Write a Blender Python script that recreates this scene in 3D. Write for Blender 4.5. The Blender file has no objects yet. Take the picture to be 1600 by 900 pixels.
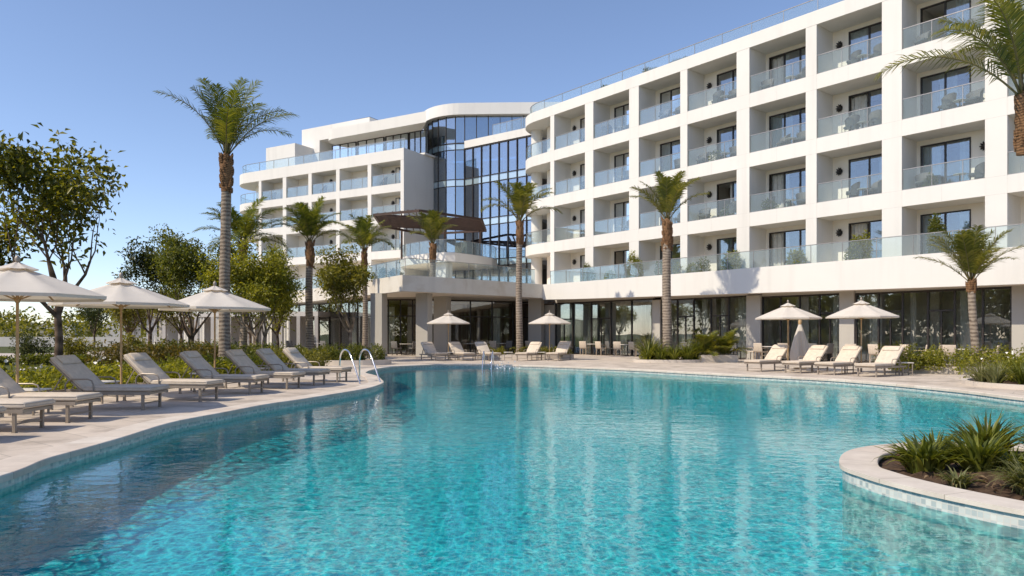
import bpy, bmesh, math, random
import numpy as np
from mathutils import Vector, Matrix

R = math.radians
random.seed(7)
rng = np.random.default_rng(11)
sc = bpy.context.scene
col = sc.collection

# ------------------------------------------------------------------ camera, sky, sun, exposure
cam_d = bpy.data.cameras.new('camera')
cam = bpy.data.objects.new('camera', cam_d)
col.objects.link(cam)
cam.location = (0, 0, 1.35)
cam.rotation_euler = (R(90), 0, 0)
cam_d.sensor_width = 36.0
cam_d.lens = 36.0 * 1150 / 1600
cam_d.shift_y = 73 / 1600
cam_d.clip_start = 0.05
cam_d.clip_end = 6000
sc.camera = cam

SUN_DIR = Vector((0.615, 0.345, -0.707)).normalized()       # the way the light travels
world = bpy.data.worlds.new('World')
sc.world = world
world.use_nodes = True
wn = world.node_tree
wn.nodes.clear()
w_out = wn.nodes.new('ShaderNodeOutputWorld')
w_bg = wn.nodes.new('ShaderNodeBackground')
w_sky = wn.nodes.new('ShaderNodeTexSky')
w_sky.sky_type = 'NISHITA'
w_sky.sun_disc = False
w_sky.sun_elevation = R(45)
w_sky.sun_rotation = math.atan2(-SUN_DIR.x, -SUN_DIR.y) % (2 * math.pi)
w_sky.altitude = 2000
w_sky.air_density = 1.0
w_sky.dust_density = 2.0
w_sky.ozone_density = 4.0
w_bg.inputs['Strength'].default_value = 0.138
w_wb = wn.nodes.new('ShaderNodeMix')          # white balance of the sky
w_wb.data_type = 'RGBA'
w_wb.blend_type = 'MULTIPLY'
w_wb.inputs[0].default_value = 1.0
w_wb.inputs[7].default_value = (1.10, 0.965, 0.90, 1)
wn.links.new(w_sky.outputs[0], w_wb.inputs[6])
wn.links.new(w_wb.outputs[2], w_bg.inputs['Color'])
wn.links.new(w_bg.outputs[0], w_out.inputs['Surface'])

sun_d = bpy.data.lights.new('sun', 'SUN')
sun_d.energy = 2.8
sun_d.angle = R(0.5)
sun_d.color = (1.0, 0.88, 0.70)
sun = bpy.data.objects.new('sun', sun_d)
col.objects.link(sun)
sun.location = (-40, -25, 60)
sun.rotation_euler = SUN_DIR.to_track_quat('-Z', 'Y').to_euler()

sc.view_settings.view_transform = 'Standard'
sc.view_settings.look = 'None'
sc.view_settings.exposure = 0.70
sc.view_settings.gamma = 1.0
sc.view_settings.use_curve_mapping = False
sc.render.engine = 'CYCLES'
sc.cycles.use_denoising = True
sc.cycles.max_bounces = 10
sc.cycles.diffuse_bounces = 6
sc.cycles.glossy_bounces = 4
sc.cycles.transmission_bounces = 6
sc.cycles.transparent_max_bounces = 20
sc.cycles.caustics_reflective = False
sc.cycles.caustics_refractive = False
sc.cycles.sample_clamp_indirect = 6.0

# ------------------------------------------------------------------ small helpers
F_PX, HZ, EYE = 1150.0, 523.0, 1.35


def at(px, depth, z=0.0):
    """Plan position of a photo column at a distance."""
    return Vector(((px - 800) / F_PX * depth, depth, z))


def gp(px, py, h=0.0):
    """Where the sight line of a photo pixel meets height h."""
    d = (EYE - h) * F_PX / (py - HZ)
    return ((px - 800) / F_PX * d, d)


class MB:
    def __init__(self):
        self.v, self.f, self.m, self.uv = [], [], [], []

    def add(self, verts, faces, mat=0, uvs=None):
        o = len(self.v)
        self.v += [tuple(p) for p in verts]
        for k, f in enumerate(faces):
            self.f.append(tuple(o + i for i in f))
            self.m.append(mat)
            self.uv.append(uvs[k] if uvs else None)

    def box(self, x0, x1, y0, y1, z0, z1, mat=0, fr=None):
        x0, x1 = min(x0, x1), max(x0, x1)
        y0, y1 = min(y0, y1), max(y0, y1)
        z0, z1 = min(z0, z1), max(z0, z1)
        v = [(x0, y0, z0), (x1, y0, z0), (x1, y1, z0), (x0, y1, z0), (x0, y0, z1), (x1, y0, z1), (x1, y1, z1), (x0, y1, z1)]
        if fr:
            v = [fr(*p) for p in v]
        self.add(v, [(0, 3, 2, 1), (4, 5, 6, 7), (0, 1, 5, 4), (1, 2, 6, 5), (2, 3, 7, 6), (3, 0, 4, 7)], mat)

    def seg(self, p0, p1, z0, z1, th, mat=0, off=0.0):
        """Upright box along a plan segment, th thick, shifted off to its left."""
        a, b = Vector(p0[:2]), Vector(p1[:2])
        d = (b - a).normalized()
        n = Vector((-d.y, d.x))
        q = [a + n * (off - th / 2), b + n * (off - th / 2), b + n * (off + th / 2), a + n * (off + th / 2)]
        self.prism([tuple(x) for x in q], z0, z1, mat)

    def prism(self, poly, z0, z1, mat=0):
        n = len(poly)
        area = sum(poly[i][0] * poly[(i + 1) % n][1] - poly[(i + 1) % n][0] * poly[i][1] for i in range(n))
        if area < 0:
            poly = list(reversed(poly))
        v = [(p[0], p[1], z0) for p in poly] + [(p[0], p[1], z1) for p in poly]
        f = [tuple(range(n - 1, -1, -1)), tuple(range(n, 2 * n))]
        f += [(i, (i + 1) % n, n + (i + 1) % n, n + i) for i in range(n)]
        self.add(v, f, mat)

    def wall(self, pts, z0, z1, th, mat=0):
        """Solid wall along an open plan polyline; thickness goes to the left of its direction."""
        P = [Vector(p[:2]) for p in pts]
        Q = []
        for i, p in enumerate(P):
            ds = []
            if i > 0:
                ds.append((P[i] - P[i - 1]).normalized())
            if i < len(P) - 1:
                ds.append((P[i + 1] - P[i]).normalized())
            d = sum(ds, Vector((0, 0))).normalized()
            n = Vector((-d.y, d.x))
            c = max(0.4, n.dot(Vector((-ds[0].y, ds[0].x))))
            Q.append(p + n * th / c)
        n = len(P)
        zz0 = z0 if isinstance(z0, (list, tuple)) else [z0] * n
        v = [(p.x, p.y, zz0[i]) for i, p in enumerate(P)] + [(p.x, p.y, z1) for p in P]
        v += [(p.x, p.y, zz0[i]) for i, p in enumerate(Q)] + [(p.x, p.y, z1) for p in Q]
        f = []
        for i in range(n - 1):
            f += [(i, i + 1, n + i + 1, n + i), (2 * n + i + 1, 2 * n + i, 3 * n + i, 3 * n + i + 1),
                  (n + i, n + i + 1, 3 * n + i + 1, 3 * n + i), (i + 1, i, 2 * n + i, 2 * n + i + 1)]
        f += [(0, n, 3 * n, 2 * n), (n - 1, 3 * n - 1, 4 * n - 1, 2 * n - 1)]
        self.add(v, f, mat)

    def tube(self, pts, rad, n=8, mat=0, caps=True):
        P = [Vector(p) for p in pts]
        k = len(P)
        if not isinstance(rad, (list, tuple)):
            rad = [rad] * k
        rings = []
        up = None
        for i in range(k):
            d = (P[min(i + 1, k - 1)] - P[max(i - 1, 0)]).normalized()
            if up is None:
                up = Vector((0, 0, 1)) if abs(d.z) < 0.9 else Vector((1, 0, 0))
            a = d.cross(up)
            if a.length < 1e-5:
                a = d.orthogonal()
            a.normalize()
            b = a.cross(d).normalized()
            up = b
            rings.append([P[i] + (a * math.cos(2 * math.pi * j / n) + b * math.sin(2 * math.pi * j / n)) * rad[i] for j in range(n)])
        v = [p for r in rings for p in r]
        f = []
        for i in range(k - 1):
            for j in range(n):
                f.append((i * n + j, (i + 1) * n + j, (i + 1) * n + (j + 1) % n, i * n + (j + 1) % n))
        if caps:
            f += [tuple(range(n)), tuple((k - 1) * n + j for j in range(n - 1, -1, -1))]
        self.add(v, f, mat)

    def bar(self, p, q, w, h, mat=0):
        """Rectangular bar between two points."""
        p, q = Vector(p), Vector(q)
        d = (q - p).normalized()
        u = Vector((0, 0, 1)) if abs(d.z) < 0.95 else Vector((1, 0, 0))
        a = d.cross(u).normalized() * w / 2
        b = a.cross(d).normalized() * h / 2
        v = [p - a - b, p + a - b, p + a + b, p - a + b, q - a - b, q + a - b, q + a + b, q - a + b]
        self.add(v, [(0, 1, 2, 3), (7, 6, 5, 4), (0, 4, 5, 1), (1, 5, 6, 2), (2, 6, 7, 3), (3, 7, 4, 0)], mat)

    def cushion(self, x0, x1, y0, y1, z0, z1, r=0.025, mat=0, fr=None, nx=1):
        """Soft box: bevelled and rounded edges."""
        xs = [x0, x0 + r * .3, x0 + r] + [x0 + (x1 - x0) * i / nx for i in range(1, nx)] + [x1 - r, x1 - r * .3, x1]
        ys = [y0, y0 + r * .3, y0 + r, y1 - r, y1 - r * .3, y1]
        n, m_ = len(xs), len(ys)

        def ins(x, y):
            ex = max(0, 1 - min(x - x0, x1 - x) / r)
            ey = max(0, 1 - min(y - y0, y1 - y) / r)
            e = min(1.0, math.hypot(ex, ey))
            return r * (1 - math.sqrt(max(0, 1 - e * e)))
        v = [(x, y, z1 - ins(x, y)) for x in xs for y in ys] + [(x, y, z0 + ins(x, y)) for x in xs for y in ys]
        f = []
        N = n * m_
        for i in range(n - 1):
            for j in range(m_ - 1):
                a = i * m_ + j
                f.append((a, a + m_, a + m_ + 1, a + 1))
                f.append((N + a, N + a + 1, N + a + m_ + 1, N + a + m_))
        for i in range(n - 1):
            a = i * m_
            f.append((a, N + a, N + a + m_, a + m_))
            a = i * m_ + m_ - 1
            f.append((a, a + m_, N + a + m_, N + a))
        for j in range(m_ - 1):
            f.append((j, j + 1, N + j + 1, N + j))
            a = (n - 1) * m_ + j
            f.append((a, N + a, N + a + 1, a + 1))
        if fr:
            v = [fr(*p) for p in v]
        self.add(v, f, mat)

    def build(self, name, mats, parent=None, smooth=False, world_pos=True):
        me = bpy.data.meshes.new(name)
        me.from_pydata(self.v, [], self.f)
        for m_ in (mats if isinstance(mats, (list, tuple)) else [mats]):
            me.materials.append(m_)
        me.polygons.foreach_set('material_index', self.m)
        if any(u is not None for u in self.uv):
            ul = me.uv_layers.new(name='UVMap')
            for p, u in zip(me.polygons, self.uv):
                if u is not None:
                    for li, c in zip(p.loop_indices, u):
                        ul.data[li].uv = c
        if smooth:
            me.shade_smooth()
            me.set_sharp_from_angle(angle=R(40))
        me.update()
        return link(name, me, parent, world_pos)


def link(name, me, parent=None, world_pos=True):
    o = bpy.data.objects.new(name, me)
    col.objects.link(o)
    if parent is not None:
        o.parent = parent
        if world_pos:
            o.matrix_parent_inverse = world_matrix(parent).inverted()
    return o


def world_matrix(o):
    m = o.matrix_basis.copy()
    while o.parent:
        m = o.parent.matrix_basis @ o.matrix_parent_inverse @ m if False else (o.parent.matrix_basis @ (o.matrix_parent_inverse @ m))
        o = o.parent
    return m


def np_mesh(name, V, Fq, mats, parent=None, world_pos=False, midx=None, smooth=False):
    """Fast mesh from numpy: V (n,3), Fq (m,k) faces of one size."""
    me = bpy.data.meshes.new(name)
    k = Fq.shape[1]
    me.vertices.add(len(V))
    me.vertices.foreach_set('co', np.ascontiguousarray(V, dtype=np.float32).ravel())
    me.loops.add(Fq.size)
    me.loops.foreach_set('vertex_index', np.ascontiguousarray(Fq, dtype=np.int32).ravel())
    me.polygons.add(len(Fq))
    me.polygons.foreach_set('loop_start', np.arange(0, Fq.size, k, dtype=np.int32))
    for m_ in (mats if isinstance(mats, (list, tuple)) else [mats]):
        me.materials.append(m_)
    if midx is not None:
        me.polygons.foreach_set('material_index', np.ascontiguousarray(midx, dtype=np.int32))
    me.update(calc_edges=True)
    if smooth:
        me.shade_smooth()
    return link(name, me, parent, world_pos)


def tag(o, label=None, cat=None, group=None, kind=None):
    if label:
        o['label'] = label
    if cat:
        o['category'] = cat
    if group:
        o['group'] = group
    if kind:
        o['kind'] = kind
    return o


def empty(name, loc=(0, 0, 0), rz=0.0, label=None, cat=None, group=None):
    o = bpy.data.objects.new(name, None)
    o.empty_display_size = 0.3
    col.objects.link(o)
    o.location = loc
    o.rotation_euler = (0, 0, rz)
    return tag(o, label, cat, group)


def copy_tree(o, parent=None):
    c = o.copy()
    col.objects.link(c)
    if parent is not None:
        c.parent = parent
        c.matrix_parent_inverse = o.matrix_parent_inverse.copy()
    for ch in list(o.children):
        copy_tree(ch, c)
    return c


def place(o, loc, rz, label, scale=None):
    o.location = loc
    o.rotation_euler = (0, 0, rz)
    if scale:
        o.scale = (scale, scale, scale)
    o['label'] = label
    return o


def catmull(P, n=8, closed=True):
    out = []
    N = len(P)
    rng_ = range(N) if closed else range(N - 1)
    for i in rng_:
        g = lambda k: P[k % N] if closed else P[max(0, min(N - 1, k))]
        p0, p1, p2, p3 = (Vector(g(i - 1)), Vector(g(i)), Vector(g(i + 1)), Vector(g(i + 2)))
        for j in range(n):
            t = j / n
            q = 0.5 * ((2 * p1) + (p2 - p0) * t + (2 * p0 - 5 * p1 + 4 * p2 - p3) * t * t + (3 * p1 - p0 - 3 * p2 + p3) * t ** 3)
            out.append(tuple(q))
    if not closed:
        out.append(tuple(P[-1]))
    return out


def offset_loop(P, d):
    """Offset a closed plan loop; d > 0 outward for a counter-clockwise loop."""
    n = len(P)
    out = []
    for i in range(n):
        a, b = Vector(P[i - 1]), Vector(P[(i + 1) % n])
        t = (b - a).normalized()
        out.append((P[i][0] + t.y * d, P[i][1] - t.x * d))
    return out


def ccw(P):
    a = sum(P[i][0] * P[(i + 1) % len(P)][1] - P[(i + 1) % len(P)][0] * P[i][1] for i in range(len(P)))
    return P if a > 0 else list(reversed(P))


def sheet(name, outer, holes, z, mat, parent=None):
    bm = bmesh.new()
    edges = []
    for loop in [outer] + holes:
        vs = [bm.verts.new((p[0], p[1], z)) for p in loop]
        edges += [bm.edges.new((vs[i], vs[(i + 1) % len(vs)])) for i in range(len(vs))]
    bmesh.ops.triangle_fill(bm, use_beauty=True, use_dissolve=False, edges=edges)
    bmesh.ops.recalc_face_normals(bm, faces=bm.faces)
    if bm.faces and sum(f.normal.z for f in bm.faces) < 0:
        bmesh.ops.reverse_faces(bm, faces=bm.faces)
    me = bpy.data.meshes.new(name)
    bm.to_mesh(me)
    bm.free()
    me.materials.append(mat)
    return link(name, me, parent)


# ------------------------------------------------------------------ materials
class NT:
    def __init__(self, name):
        self.mat = bpy.data.materials.new(name)
        self.mat.use_nodes = True
        self.t = self.mat.node_tree
        self.t.nodes.clear()
        self.out = self.n('ShaderNodeOutputMaterial')

    def n(self, kind, **kw):
        nd = self.t.nodes.new(kind)
        for k, v in kw.items():
            if k in nd.inputs:
                nd.inputs[k].default_value = v
            else:
                setattr(nd, k, v)
        return nd

    def l(self, a, b):
        self.t.links.new(a, b)

    def noise(self, scale, detail=3, rough=0.55, vec=None, dist=0.0):
        nd = self.n('ShaderNodeTexNoise')
        nd.inputs['Scale'].default_value = scale
        nd.inputs['Detail'].default_value = detail
        nd.inputs['Roughness'].default_value = rough
        nd.inputs['Distortion'].default_value = dist
        if vec is not None:
            self.l(vec, nd.inputs['Vector'])
        return nd

    def ramp(self, fac, stops):
        nd = self.n('ShaderNodeValToRGB')
        e = nd.color_ramp.elements
        while len(e) < len(stops):
            e.new(0.5)
        for k, (p, c) in enumerate(stops):
            e[k].position = p
            e[k].color = (*c, 1) if len(c) == 3 else c
        self.l(fac, nd.inputs['Fac'])
        return nd

    def mixc(self, fac, a, b, mode='MIX'):
        nd = self.n('ShaderNodeMix', data_type='RGBA', blend_type=mode)
        for sock, val in ((nd.inputs[0], fac), (nd.inputs[6], a), (nd.inputs[7], b)):
            if hasattr(val, 'links'):
                self.l(val, sock)
            else:
                sock.default_value = val if not isinstance(val, tuple) else ((*val, 1) if len(val) == 3 else val)
        return nd.outputs[2]

    def math(self, op, a, b=0.0, clamp=False):
        nd = self.n('ShaderNodeMath', operation=op, use_clamp=clamp)
        for s, v in zip(nd.inputs, (a, b)):
            if hasattr(v, 'links'):
                self.l(v, s)
            else:
                s.default_value = v
        return nd.outputs[0]

    def mixs(self, fac, a, b):
        nd = self.n('ShaderNodeMixShader')
        if hasattr(fac, 'links'):
            self.l(fac, nd.inputs[0])
        else:
            nd.inputs[0].default_value = fac
        self.l(a, nd.inputs[1])
        self.l(b, nd.inputs[2])
        return nd.outputs[0]

    def pos(self, scale=(1, 1, 1), rot=(0, 0, 0)):
        g = self.n('ShaderNodeNewGeometry')
        mp = self.n('ShaderNodeMapping')
        mp.inputs['Scale'].default_value = scale
        mp.inputs['Rotation'].default_value = rot
        self.l(g.outputs['Position'], mp.inputs['Vector'])
        return mp.outputs[0]

    def obj(self, scale=(1, 1, 1)):
        g = self.n('ShaderNodeTexCoord')
        mp = self.n('ShaderNodeMapping')
        mp.inputs['Scale'].default_value = scale
        self.l(g.outputs['Object'], mp.inputs['Vector'])
        return mp.outputs[0]

    def uvm(self, scale=(1, 1, 1)):
        g = self.n('ShaderNodeTexCoord')
        mp = self.n('ShaderNodeMapping')
        mp.inputs['Scale'].default_value = scale
        self.l(g.outputs['UV'], mp.inputs['Vector'])
        return mp.outputs[0]

    def bump(self, h, strength=0.3, dist=0.02):
        nd = self.n('ShaderNodeBump')
        nd.inputs['Strength'].default_value = strength
        nd.inputs['Distance'].default_value = dist
        self.l(h, nd.inputs['Height'])
        return nd.outputs[0]

    def surf(self, s):
        self.l(s, self.out.inputs['Surface'])
        return self.mat

    def princ(self, color, rough=0.6, metal=0.0, spec=0.5, normal=None):
        b = self.n('ShaderNodeBsdfPrincipled')
        if hasattr(color, 'links'):
            self.l(color, b.inputs['Base Color'])
        else:
            b.inputs['Base Color'].default_value = (*color, 1)
        if hasattr(rough, 'links'):
            self.l(rough, b.inputs['Roughness'])
        else:
            b.inputs['Roughness'].default_value = rough
        b.inputs['Metallic'].default_value = metal
        b.inputs['Specular IOR Level'].default_value = spec
        if normal is not None:
            self.l(normal, b.inputs['Normal'])
        return b.outputs[0]


def m_plain(name, c, rough=0.6, metal=0.0, spec=0.5, var=0.12, scale=6.0, bump=0.0):
    t = NT(name)
    nz = t.noise(scale, 4, vec=t.pos())
    lo = tuple(x * (1 - var) for x in c)
    hi = tuple(min(1, x * (1 + var)) for x in c)
    cr = t.ramp(nz.outputs['Fac'], [(0.3, lo), (0.7, hi)])
    nrm = t.bump(nz.outputs['Fac'], bump, 0.01) if bump else None
    return t.surf(t.princ(cr.outputs[0], rough, metal, spec, nrm))


def m_stucco(name, c, stain=0.0, stain_c=(0.5, 0.42, 0.32)):
    t = NT(name)
    p = t.pos()
    big = t.noise(0.35, 4, vec=p)
    streak = t.noise(1.0, 4, vec=t.pos((1.6, 1.6, 0.12)))
    fine = t.noise(45, 3, vec=p)
    base = t.ramp(big.outputs['Fac'], [(0.3, tuple(x * 0.95 for x in c)), (0.7, c)]).outputs[0]
    dirt = t.ramp(streak.outputs['Fac'], [(0.52, (0, 0, 0)), (0.8, (1, 1, 1))]).outputs[0]
    colr = t.mixc(t.math('MULTIPLY', dirt, 0.34), base, tuple(x * 0.72 for x in c))
    if stain:
        sn = t.noise(0.5, 6, 0.65, vec=t.pos((1, 1, 1.3)), dist=1.0)
        s = t.ramp(sn.outputs['Fac'], [(0.45, (0, 0, 0)), (0.7, (1, 1, 1))]).outputs[0]
        colr = t.mixc(t.math('MULTIPLY', s, stain), colr, stain_c)
    return t.surf(t.princ(colr, 0.85, 0, 0.25, t.bump(fine.outputs['Fac'], 0.12, 0.004)))


def m_leaf(name, dark, mid, light, trans=0.3, rough=0.5):
    t = NT(name)
    g = t.n('ShaderNodeNewGeometry')
    nz = t.noise(1.3, 2, vec=g.outputs['Position'])
    f = t.math('ADD', t.math('MULTIPLY', g.outputs['Random Per Island'], 0.6), t.math('MULTIPLY', nz.outputs['Fac'], 0.4))
    c = t.ramp(f, [(0.12, dark), (0.5, mid), (0.9, light)]).outputs[0]
    p = t.princ(c, rough, 0, 0.4)
    tr = t.n('ShaderNodeBsdfTranslucent')
    t.l(t.mixc(1.0, c, (1.5, 1.4, 0.5), 'MULTIPLY'), tr.inputs['Color'])
    return t.surf(t.mixs(trans, p, tr.outputs[0]))


def m_glass(name, tint, refl, body=None, body_f=0.0, rough=0.0, fk=0.6):
    """Pane: reflects a share of what is before it and lets the rest through."""
    t = NT(name)
    tr = t.n('ShaderNodeBsdfTransparent')
    tr.inputs['Color'].default_value = (*tint, 1)
    gl = t.n('ShaderNodeBsdfGlossy')
    gl.inputs['Roughness'].default_value = rough
    gl.inputs['Color'].default_value = (0.95, 0.98, 1, 1)
    nz = t.noise(0.35, 2, vec=t.pos())
    t.l(t.bump(nz.outputs['Fac'], 0.10, 0.05), gl.inputs['Normal'])
    fr = t.n('ShaderNodeFresnel')
    fr.inputs['IOR'].default_value = 1.5
    fac = t.math('ADD', t.math('MULTIPLY', fr.outputs[0], fk), refl, True)
    base = tr.outputs[0]
    if body:
        df = t.n('ShaderNodeBsdfDiffuse')
        df.inputs['Color'].default_value = (*body, 1)
        base = t.mixs(body_f, base, df.outputs[0])
    return t.surf(t.mixs(fac, base, gl.outputs[0]))


M = {}
M['white'] = m_stucco('white_stucco', (0.715, 0.695, 0.655))
M['white_in'] = m_stucco('stucco_lit_recess', (0.88, 0.80, 0.69))  # paler, warmer stucco colour stands in for bounced light in the recesses
M['beige'] = m_stucco('terrace_stucco', (0.68, 0.64, 0.57), 0.55, (0.46, 0.38, 0.28))
M['joint'] = m_plain('panel_joint', (0.55, 0.53, 0.50), 0.9)
M['column'] = m_stucco('column_shaded_render', (0.46, 0.435, 0.39))  # colour darkened to stand in for the shade under the terrace overhang
M['darkframe'] = m_plain('bronze_frame', (0.035, 0.028, 0.024), 0.45, 0.3)
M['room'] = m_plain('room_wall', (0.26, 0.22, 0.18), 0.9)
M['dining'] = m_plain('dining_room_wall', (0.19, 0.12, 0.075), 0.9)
M['curtain'] = m_plain('curtain_cloth', (0.62, 0.60, 0.55), 0.9)
M['door_glass'] = m_glass('door_glass', (0.80, 0.88, 0.92), 0.13)
M['rail_glass'] = m_glass('rail_glass', (0.88, 0.94, 0.95), 0.0, (0.66, 0.72, 0.73), 0.09, fk=0.32)
M['tower_glass'] = m_glass('tower_glass', (0.42, 0.56, 0.70), 0.30)
M['store_glass'] = m_glass('store_glass', (0.90, 0.92, 0.90), 0.08)
M['spandrel'] = m_glass('spandrel_glass', (0.3, 0.4, 0.45), 0.30, (0.42, 0.55, 0.60), 0.75)
M['steel'] = m_plain('steel', (0.62, 0.62, 0.62), 0.25, 1.0, 0.5, 0.05)
M['chrome'] = m_plain('chrome', (0.80, 0.80, 0.80), 0.12, 1.0, 0.5, 0.03)
M['rail_cap'] = m_plain('rail_cap', (0.34, 0.32, 0.30), 0.4, 0.6)
M['wood_dark'] = m_plain('pergola_wood', (0.06, 0.033, 0.024), 0.65, 0, 0.4, 0.3, 3)
M['lamp_black'] = m_plain('lamp_iron', (0.04, 0.033, 0.028), 0.6)
M['wicker'] = m_plain('grey_wicker', (0.16, 0.155, 0.15), 0.8, 0, 0.3, 0.25, 40)
M['taupe'] = m_plain('taupe_frame', (0.30, 0.255, 0.21), 0.45, 0.2, 0.5, 0.1)
M['canvas'] = m_plain('lounger_canvas', (0.60, 0.52, 0.425), 0.9, 0, 0.2, 0.10, 9, 0.5)
M['piping'] = m_plain('cushion_piping', (0.46, 0.40, 0.33), 0.8)
M['chair_cloth'] = m_plain('chair_cloth', (0.55, 0.47, 0.38), 0.85, 0, 0.2, 0.1, 12)
M['chair_wood'] = m_plain('chair_wood', (0.42, 0.33, 0.24), 0.6)
M['teak'] = m_plain('teak_pole', (0.45, 0.30, 0.15), 0.5, 0, 0.5, 0.2, 9)
M['table_white'] = m_plain('table_white', (0.66, 0.62, 0.56), 0.5)
M['planter'] = m_stucco('planter_stone', (0.58, 0.52, 0.45))
M['soil'] = m_plain('soil', (0.075, 0.048, 0.032), 0.95, 0, 0.2, 0.5, 18, 0.6)
M['solar'] = m_plain('solar_panel', (0.02, 0.022, 0.028), 0.3)


def m_canopy():
    t = NT('parasol_cloth')
    nz = t.noise(3, 3, vec=t.obj())
    c = t.ramp(nz.outputs['Fac'], [(0.3, (0.70, 0.66, 0.60)), (0.7, (0.76, 0.72, 0.66))]).outputs[0]
    d = t.princ(c, 0.9, 0, 0.15)
    tr = t.n('ShaderNodeBsdfTranslucent')
    tr.inputs['Color'].default_value = (0.80, 0.68, 0.52, 1)
    return t.surf(t.mixs(0.28, d, tr.outputs[0]))


M['canopy'] = m_canopy()


def m_deck():
    t = NT('deck_stone')
    p = t.pos((1, 1, 1), (0, 0, R(38)))
    br = t.n('ShaderNodeTexBrick')
    br.inputs['Scale'].default_value = 1.0
    br.inputs['Mortar Size'].default_value = 0.009
    br.inputs['Mortar Smooth'].default_value = 0.3
    br.inputs['Brick Width'].default_value = 0.9
    br.inputs['Row Height'].default_value = 0.6
    br.inputs['Color1'].default_value = (0.60, 0.52, 0.44, 1)
    br.inputs['Color2'].default_value = (0.54, 0.465, 0.39, 1)
    br.inputs['Mortar'].default_value = (0.36, 0.32, 0.27, 1)
    t.l(p, br.inputs['Vector'])
    nz = t.noise(1.1, 6, 0.65, vec=t.pos())
    blot = t.ramp(nz.outputs['Fac'], [(0.34, (0.62, 0.61, 0.60)), (0.52, (0.95, 0.95, 0.95)), (0.7, (1.06, 1.06, 1.06))]).outputs[0]
    c = t.mixc(1.0, br.outputs['Color'], blot, 'MULTIPLY')
    fn = t.noise(60, 3, vec=t.pos())
    return t.surf(t.princ(c, 0.75, 0, 0.35, t.bump(fn.outputs['Fac'], 0.15, 0.004)))


M['deck'] = m_deck()


def m_coping():
    t = NT('coping_stone')
    br = t.n('ShaderNodeTexBrick')
    br.offset = 0.0
    br.inputs['Scale'].default_value = 1.0
    br.inputs['Mortar Size'].default_value = 0.005
    br.inputs['Brick Width'].default_value = 0.62
    br.inputs['Row Height'].default_value = 9.0
    br.inputs['Color1'].default_value = (0.66, 0.60, 0.525, 1)
    br.inputs['Color2'].default_value = (0.60, 0.52, 0.44, 1)
    br.inputs['Mortar'].default_value = (0.40, 0.355, 0.30, 1)
    t.l(t.uvm(), br.inputs['Vector'])
    nz = t.noise(3.0, 6, 0.65, vec=t.pos())
    blot = t.ramp(nz.outputs['Fac'], [(0.35, (0.86, 0.85, 0.84)), (0.65, (1.04, 1.04, 1.04))]).outputs[0]
    c = t.mixc(1.0, br.outputs['Color'], blot, 'MULTIPLY')
    fn = t.noise(70, 3, vec=t.pos())
    return t.surf(t.princ(c, 0.7, 0, 0.35, t.bump(fn.outputs['Fac'], 0.12, 0.003)))


M['coping'] = m_coping()


def m_mosaic(name, c1, c2, c3, grout, size=0.05, plan=False):
    t = NT(name)
    vec = t.pos((1 / size, 1 / size, 1 / size)) if plan else t.uvm((1 / size, 1 / size, 1))
    fl = t.n('ShaderNodeVectorMath', operation='FLOOR')
    t.l(vec, fl.inputs[0])
    wn_ = t.n('ShaderNodeTexWhiteNoise', noise_dimensions='2D')
    t.l(fl.outputs[0], wn_.inputs['Vector'])
    c = t.ramp(wn_.outputs['Value'], [(0.1, c1), (0.5, c2), (0.9, c3)]).outputs[0]
    fr = t.n('ShaderNodeVectorMath', operation='FRACTION')
    t.l(vec, fr.inputs[0])
    sp = t.n('ShaderNodeSeparateXYZ')
    t.l(fr.outputs[0], sp.inputs[0])
    gx = t.math('LESS_THAN', t.math('ABSOLUTE', t.math('SUBTRACT', sp.outputs[0], 0.5)), 0.44)
    gy = t.math('LESS_THAN', t.math('ABSOLUTE', t.math('SUBTRACT', sp.outputs[1], 0.5)), 0.44)
    g = t.math('MULTIPLY', gx, gy)
    c = t.mixc(g, grout, c)
    return t.surf(t.princ(c, 0.25, 0, 0.5))


M['mosaic'] = m_mosaic('mosaic_tile', (0.36, 0.42, 0.43), (0.50, 0.55, 0.54), (0.64, 0.66, 0.62), (0.60, 0.58, 0.53), 0.05)
M['pool_tile'] = m_mosaic('pool_tile', (0.010, 0.58, 0.78), (0.025, 0.76, 0.90), (0.09, 0.90, 0.96), (0.25, 0.86, 0.93), 0.06, True)
M['pool_wall'] = m_mosaic('pool_wall_tile', (0.12, 0.58, 0.68), (0.18, 0.70, 0.78), (0.30, 0.78, 0.84), (0.30, 0.66, 0.72), 0.06)


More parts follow.
